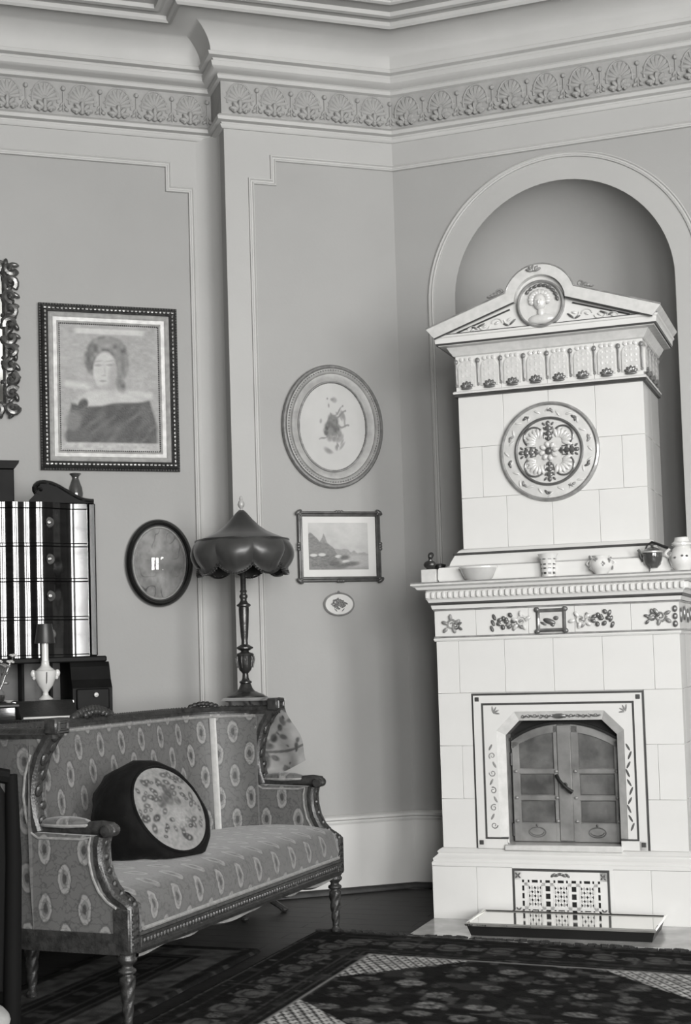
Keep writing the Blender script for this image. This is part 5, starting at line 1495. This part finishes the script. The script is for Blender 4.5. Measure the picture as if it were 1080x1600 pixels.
stem = [(.050, .044), (.042, .050), (.034, .060), (.027, .078), (.024, .084), (.030, .088), (.030, .094), (.020, .100), (.016, .110), (.014, .132), (.020, .140), (.028, .148), (.036, .170), (.041, .205), (.042, .214), (.044, .220), (.040, .228), (.022, .234), (.018, .240), (.030, .246), (.040, .252), (.040, .258), (.030, .264), (.016, .272), (.015, .290), (.018, .310), (.022, .370), (.025, .440), (.024, .450), (.034, .456), (.034, .462), (.022, .470), (.015, .482), (.016, .492), (.020, .498), (.020, .506), (.014, .514), (.014, .520), (.018, .526), (.013, .534), (.013, .90)]
MB().lathe(stem, 24).build('stem', M_BRONZE, lamp)
mb = MB()
for k in range(10):
    a = k * PI / 5
    mb.tube([(.036 * math.cos(a), .036 * math.sin(a), .16), (.044 * math.cos(a), .044 * math.sin(a), .20), (.041 * math.cos(a), .041 * math.sin(a), .215)], .004, 5)
mb.build('leaf_casting', M_BRONZE, lamp)
NL = 8
def crown_fn(t, z): return 1 + .018 * math.cos(NL * t) * (1 if z < .86 else 0)
MB().lathe([(.014, .918), (.028, .904), (.055, .872), (.085, .841), (.120, .816), (.160, .797), (.205, .779), (.222, .770)], 64, fn=crown_fn).build('shade_crown', M_SHADE, lamp, ang=70)
MB().lathe([(.221, .764), (.226, .768), (.224, .775), (.218, .774)], 64, fn=crown_fn).build('shade_braid', M_SHADE, lamp)
for k in range(NL):                                   # eight puffed panels with scalloped hems
    a0 = 2 * PI * (k + .38) / NL; vs, fs = [], []
    nu, nv_ = 14, 12
    for i in range(nu + 1):
        q = i / nu; a = a0 + 2 * PI / NL * q; puff = math.sin(PI * q) ** .7 if 0 < q < 1 else 0
        for j in range(nv_ + 1):
            p = j / nv_
            r = .220 + .034 * math.sin(PI * min(1, p * 1.15)) ** .8 * (.55 + .45 * puff) - .012 * p * p
            z = .770 - p * (.115 + .048 * puff) + .004 * math.sin(q * 22) * p
            vs.append((r * math.cos(a), r * math.sin(a), z))
    for i in range(nu):
        for j in range(nv_): fs.append((i * (nv_ + 1) + j, (i + 1) * (nv_ + 1) + j, (i + 1) * (nv_ + 1) + j + 1, i * (nv_ + 1) + j + 1))
    pn = MB().add(vs, fs).build('shade_panel', M_SHADE2, lamp, ang=80)
    hem = []
    for i in range(29):
        q = i / 28; a = a0 + 2 * PI / NL * q; puff = math.sin(PI * q) ** .7 if 0 < q < 1 else 0
        hem.append(((.212 + .008 * (-1) ** i) * math.cos(a), (.212 + .008 * (-1) ** i) * math.sin(a), .770 - (.115 + .048 * puff) - .004))
    MB().tube(hem, .005, 5).build('ruffle', M_SHADE, pn)
MB().lathe([(.010, .905), (.016, .912), (.008, .918), (.006, .926), (.014, .936), (.017, .948), (.012, .962), (.006, .968), (.009, .974), (.006, .984), (0, .988)], 16).build('finial', M_GILT, lamp)

# ================================================================== BUREAU CABINET (local: x along left wall, -y to the room)
bu = thing('bureau_cabinet', 'tall black polished bureau cabinet with serpentine drawers and scrolled top', 'cabinet', FL(-2.095, REC - .01), TH_L)
MB().box(-.62, .42, -.80, 0, .10, .955, .006).build('carcass', M_MAHOG, bu)
MB().box(-.63, .43, -.82, 0, .955, .975, .004).build('desk_top', M_MAHOG, bu)
for k in range(3):
    d = MB().box(-.58, .40, -.812, -.79, .13 + k * .27, .38 + k * .27, .006).build('base_drawer', M_MAHOG, bu)
    for s in (-.35, .22): MB().lathe([(.0, .018), (.016, .016), (.018, .008), (.008, .0)], 14, M=Matrix.Translation((s, -.812, .255 + k * .27)) @ RX(PI / 2)).build('knob', M_BRONZE, d)
for x in (-.58, .42):
    for y in (-.74, -.06): MB().lathe([(.03, 0), (.045, .02), (.045, .06), (.03, .10)], 14, (x, y, 0)).build('foot', M_MAHOG, bu)
# writing compartment
MB().box(-.55, .30, -.56, 0, .975, 1.052, .004).build('step', M_MAHOG, bu)
MB().box(-.55, .30, -.05, 0, 1.052, 1.225).build('compartment_back', mat('pigeonhole_wood', .12, .5, var=.6, vscale=5), bu, smooth=False)
for x in (-.30, -.10, .10, .235): MB().box(x - .006, x + .006, -.24, -.05, 1.052, 1.225).build('divider', M_SATIN, bu, smooth=False)
MB().box(-.57, .475, -.42, 0, 1.222, 1.250, .006).build('compartment_roof', M_SATIN, bu)
for s in (1, -1):
    pf = [(0, .975), (-.50, .975), (-.50, 1.10), (-.485, 1.115), (-.46, 1.14), (-.43, 1.20), (-.41, 1.222), (0, 1.222)]
    x0, x1 = (.30, .485) if s > 0 else (-.60, -.55)
    MB().prism(pf, x0, x1, ax='yz').build('side_block', M_SATIN, bu, smooth=False)
dr = MB().box(.315, .470, -.512, -.49, 1.0, 1.098, .006).build('small_drawer', M_SATIN, bu)
MB().lathe([(.0, .022), (.010, .020), (.012, .012), (.005, .0)], 14, M=Matrix.Translation((.405, -.512, 1.068)) @ RX(PI / 2)).build('knob', M_GILT, dr)
# upper cabinet with serpentine drawers
MB().box(-.435, .435, -.34, 0, 1.25, 1.985).build('cabinet_case', M_MAHOG, bu, smooth=False)
def serp(x):
    a = abs(x)
    if a > .335: return .368
    if a > .165: return .368 + .060 * .5 * (1 - math.cos(PI * (.335 - a) / .17))
    return .428 - .0045 * (1 - math.cos(2 * PI * (.165 - a) / .11))
for s in (-1, 1): MB().box(min(s * .405, s * .44), max(s * .405, s * .44), -.378, -.30, 1.25, 1.985, .006).build('corner_stile', M_MAHOG, bu)
rows = [(1.258, 1.428), (1.438, 1.610), (1.620, 1.777), (1.787, 1.958)]
def serp_slab(z0, z1, inset, name, m):
    xs = [-.40 + .80 * i / 120 for i in range(121)]
    pr = [(0, z0), (inset * 0 + .0, z0), (0, z0 + .004), (0, z1 - .004)]
    vs, fs = [], []
    for x in xs:
        f = serp(x) + inset
        for o, z in ((-.07, z0), (-.004, z0), (0, z0 + (.005 if z1 - z0 > .05 else .001)), (.0015 if z1 - z0 > .05 else 0, (z0 + z1) / 2), (0, z1 - (.005 if z1 - z0 > .05 else .001)), (-.004, z1), (-.07, z1)): vs.append((x, -(f + o), z))
    for i in range(120):
        for j in range(6): fs.append((i * 7 + j, (i + 1) * 7 + j, (i + 1) * 7 + j + 1, i * 7 + j + 1))
    return MB().add(vs, fs).build(name, m, bu, ang=30)
for z0, z1 in rows:
    d = serp_slab(z0, z1, 0, 'drawer', M_MAHOG)
    for s in (-1, 1):
        kx = s * .212; ky = -serp(kx) - .002
        kn = MB().lathe([(.026, .0), (.026, .003), (.020, .006), (.012, .008), (.013, .018), (.008, .024), (0, .025)], 18, M=Matrix.Translation((kx, ky + .004, (z0 + z1) / 2 + .015)) @ RX(PI / 2))
        kn.build('rosette_knob', M_ANTIQ, d)
for z0, z1 in ((1.248, 1.259), (1.427, 1.439), (1.609, 1.621), (1.776, 1.788), (1.957, 1.985)): serp_slab(z0, z1, .006, 'drawer_rail', M_MAHOG)
# swan-neck pediment
for s in (-1, 1):
    sw = []
    for i in range(25):
        q = i / 24; x = .43 - .25 * q
        sw.append((x, 1.992 + .088 * (.5 - .5 * math.cos(PI * min(1, q * 1.08))) ** 1.2))
    poly = [(.43, 1.983)] + sw + [(.172, 2.05), (.150, 2.02), (.13, 2.0), (.12, 1.983)]
    MB().prism([(s * x, z) for x, z in poly], -.40, -.36).build('pediment', M_SATIN, bu, smooth=False)
    tp = [(s * x, -.39, z) for x, z in sw]
    for i in range(1, 20):
        a = PI / 2 + i / 19 * 2.6 * PI; r = .034 * (1 - .72 * i / 19)
        tp.append((s * (.180 + r * math.cos(a) * 1.0), -.39, 2.046 + r * math.sin(a)))
    MB().tube(tp, [.013] * 25 + [.012 - .005 * i / 19 for i in range(1, 20)], 8).blob((s * .18, -.40, 2.046), (.010, .012, .010)).build('scroll', M_MAHOG, bu)
MB().box(-.055, .055, -.42, -.30, 1.983, 2.14, .004).build('finial_plinth', M_SATIN, bu)
MB().prism([(-.055, 2.14), (.055, 2.14), (.075, 2.165), (.078, 2.178), (-.078, 2.178), (-.075, 2.165)], -.44, -.29).build('plinth_cap', M_SATIN, bu, smooth=False)
# ---- things on the bureau
BF = frame(TH_L, FL(-2.095, REC - .01))
t = thing('dark_baluster_vase', 'small dark glazed baluster vase on top of the bureau cabinet', 'vase', BF(.352, -.34, 1.9855), TH_L)
MB().lathe([(.026, 0), (.028, .004), (.035, .03), (.037, .05), (.032, .078), (.022, .105), (.016, .122), (.018, .132), (.026, .142), (.024, .145), (.014, .13), (0, .128)], 24).build('body', M_DARKCER, t)
MB().lathe([(.023, .139), (.028, .142), (.027, .147), (.022, .146)], 24).build('rim', M_DARKCER, t)
t = thing('candle_lamp', 'small white urn candle lamp with dark shade on the bureau', 'lamp', BF(.178, -.475, 1.053), TH_L)
MB().lathe([(.034, 0), (.036, .004), (.028, .010), (.014, .022), (.012, .034), (.018, .044), (.036, .066), (.048, .098), (.052, .125), (.053, .132), (.050, .136), (.044, .138)], 28).build('urn', M_PORC, t)
MB().lathe([(.044, .136), (.042, .140), (.028, .150), (.020, .160), (.018, .176), (.020, .180)], 24).build('urn_lid', M_PORC, t)
MB().lathe([(.017, .178), (.0165, .19), (.0165, .262), (.012, .264)], 18).build('candle_tube', M_PORC, t)
for s in (-1, 1): MB().blob((s * .056, 0, .122), (.013, .012, .018), None, 10, 8).blob((s * .052, 0, .102), (.009, .009, .010), None, 8, 6).build('mask_handle', M_PORC, t)
MB().lathe([(.046, .262), (.047, .265), (.034, .352), (.033, .352), (.044, .268)], 28, fn=lambda a, z: 1 + .012 * math.cos(14 * a)).build('shade', M_SHADE, t)
MB().tube([(0, -.053, .128), (0, -.047, .09), (0, -.02, .05)], .0028, 5).build('cord', M_GREY, t)
t = thing('writing_slope', 'dark leather writing folder with white page edge on bureau desk', 'folder', BF(.162, -.675, .976), TH_L)
MB().prism([(-.125, 0), (.112, 0), (.112, .072), (-.125, .004)], -.128, .128, ax='yz').build('cover', M_LEATHER, t, smooth=False)
MB().box(-.122, .122, -.133, -.118, .001, .011, .003).build('page_edge', M_PAPER, t)
# dark stand at the left with a vase of flowers
t0 = thing('black_stand', 'black wooden stand cut off by the left edge beside the sofa', 'stand', FL(-2.36, REC - 1.04), TH_L)
MB().box(-.25, .25, -.18, .18, 1.045, 1.057, .003).build('top_board', M_LEATHER, t0)
MB().box(-.235, .235, -.17, .17, .945, 1.046, .004).build('frieze_box', M_MAHOG, t0)
for x in (-.215, .205):
    for y in (-.15, .15): MB().lathe([(.014, .0), (.02, .02), (.014, .05), (.012, .40), (.018, .43), (.012, .46), (.0125, .80), (.018, .83), (.013, .86), (.013, .945)], 14, (x, y, 0)).build('leg', M_MAHOG, t0)
MB().box(-.235, .235, -.17, .17, .80, .82, .003).build('lower_shelf', M_MAHOG, t0)
t = thing('glass_flower_vase', 'round glass vase with dried flowers at the left picture edge', 'vase', FL(-2.187, REC - 1.05, 1.058), TH_L)
MB().lathe([(.018, 0), (.030, .006), (.038, .026), (.036, .044), (.022, .060), (.018, .072), (.026, .082)], 24).build('glass', M_GLASS, t, ang=80)
MB().lathe([(.016, .003), (.028, .008), (.034, .026), (.032, .036), (0, .037)], 20).build('water', mat('dark_vase_water', .03, .05, coat=.6), t)
rr = random.Random(11)
for k in range(9):
    a, l = k * 2.4, .09 + .05 * rr.random(); sp_ = .03 + .05 * rr.random()
    tip = (sp_ * math.cos(a), sp_ * math.sin(a), .06 + l)
    st_ = MB().tube([(0, 0, .03), (sp_ * .4 * math.cos(a), sp_ * .4 * math.sin(a), .08), tip], .0022, 5).build('stem', M_GREY, t)
    fb = MB()
    for j in range(6): fb.blob((tip[0] + .010 * math.cos(j * 1.05), tip[1] + .010 * math.sin(j * 1.05), tip[2] + .004 * (j % 2)), (.008, .008, .005), None, 6, 4)
    fb.blob((tip[0], tip[1], tip[2] + .004), .006); fb.build('blossom', M_MIDGREY if k % 2 else M_PALE, t)
    MB().blob((sp_ * .7 * math.cos(a + .4), sp_ * .7 * math.sin(a + .4), .085 + .02 * (k % 3)), (.018, .004, .008), RZ(a), 7, 5).build('leaf', M_GREY, t)
t = thing('small_dish', 'tiny white dish beside the glass vase', 'dish', FL(-2.13, REC - .96, 1.058), TH_L)
MB().lathe([(.010, 0), (.012, .002), (.022, .008), (.023, .009), (.018, .006), (0, .003)], 20).build('body', M_PORC, t)

# ================================================================== DARK CHAIR AND FOOTSTOOL AT THE LEFT EDGE
ch = thing('dark_chair', 'dark chair with high back cut off by lower left edge', 'chair', (-1.125, 3.62, 0), math.radians(200))
MB().prism([(-.215, .44), (.215, .44), (.225, .90), (.19, .955), (-.19, .955), (-.225, .90)], .205, .235).build('backrest', M_SOOT, ch)
MB().blob((0, .225, .70), (.165, .026, .20), None, 24, 14).build('back_padding', M_VELVET, ch)
MB().sweep(rect(-.172, .172, .50, .90), [(0, -.236), (.002, -.246), (.010, -.248), (.018, -.240), (.020, -.236)], True).build('back_moulding', M_SATIN, ch)
for s in (-1, 1):
    MB().tube([(s * .205, .29, .0), (s * .218, .255, .22), (s * .228, .235, .45), (s * .236, .232, .75), (s * .232, .245, .955)], [.017, .02, .022, .020, .015], 10).build('rear_post', M_SOOT, ch)
    MB().lathe([(.014, 0), (.02, .02), (.014, .05), (.024, .36), (.026, .40)], 14, (s * .22, -.22, 0)).build('front_leg', M_SOOT, ch)
MB().tube([(-.225, .245, .95), (-.12, .25, .975), (0, .25, .98), (.12, .25, .975), (.225, .245, .95)], .018, 8).build('crest_rail', M_SOOT, ch)
MB().box(-.25, .25, -.25, .23, .36, .41, .008).build('seat_rail', M_SOOT, ch)
MB().blob((0, -.01, .42), (.25, .22, .055), None, 20, 10).build('seat', M_SOOT, ch)
fs_ = thing('footstool', 'small pale padded footstool in the lower left corner', 'footstool', (-.818, 3.0, .038), 0)
MB().blob((0, 0, .445), (.095, .095, .045), None, 24, 12).build('pad', M_LINEN, fs_)
MB().lathe([(.085, .39), (.092, .395), (.092, .43), (.085, .435)], 28).build('rim', M_SOOT, fs_)
for k in range(3):
    a = k * 2.094; MB().tube([(.07 * math.cos(a), .07 * math.sin(a), .40), (.075 * math.cos(a), .075 * math.sin(a), .2), (.095 * math.cos(a), .095 * math.sin(a), -.038)], [.016, .012, .012], 8).build('leg', M_SOOT, fs_)
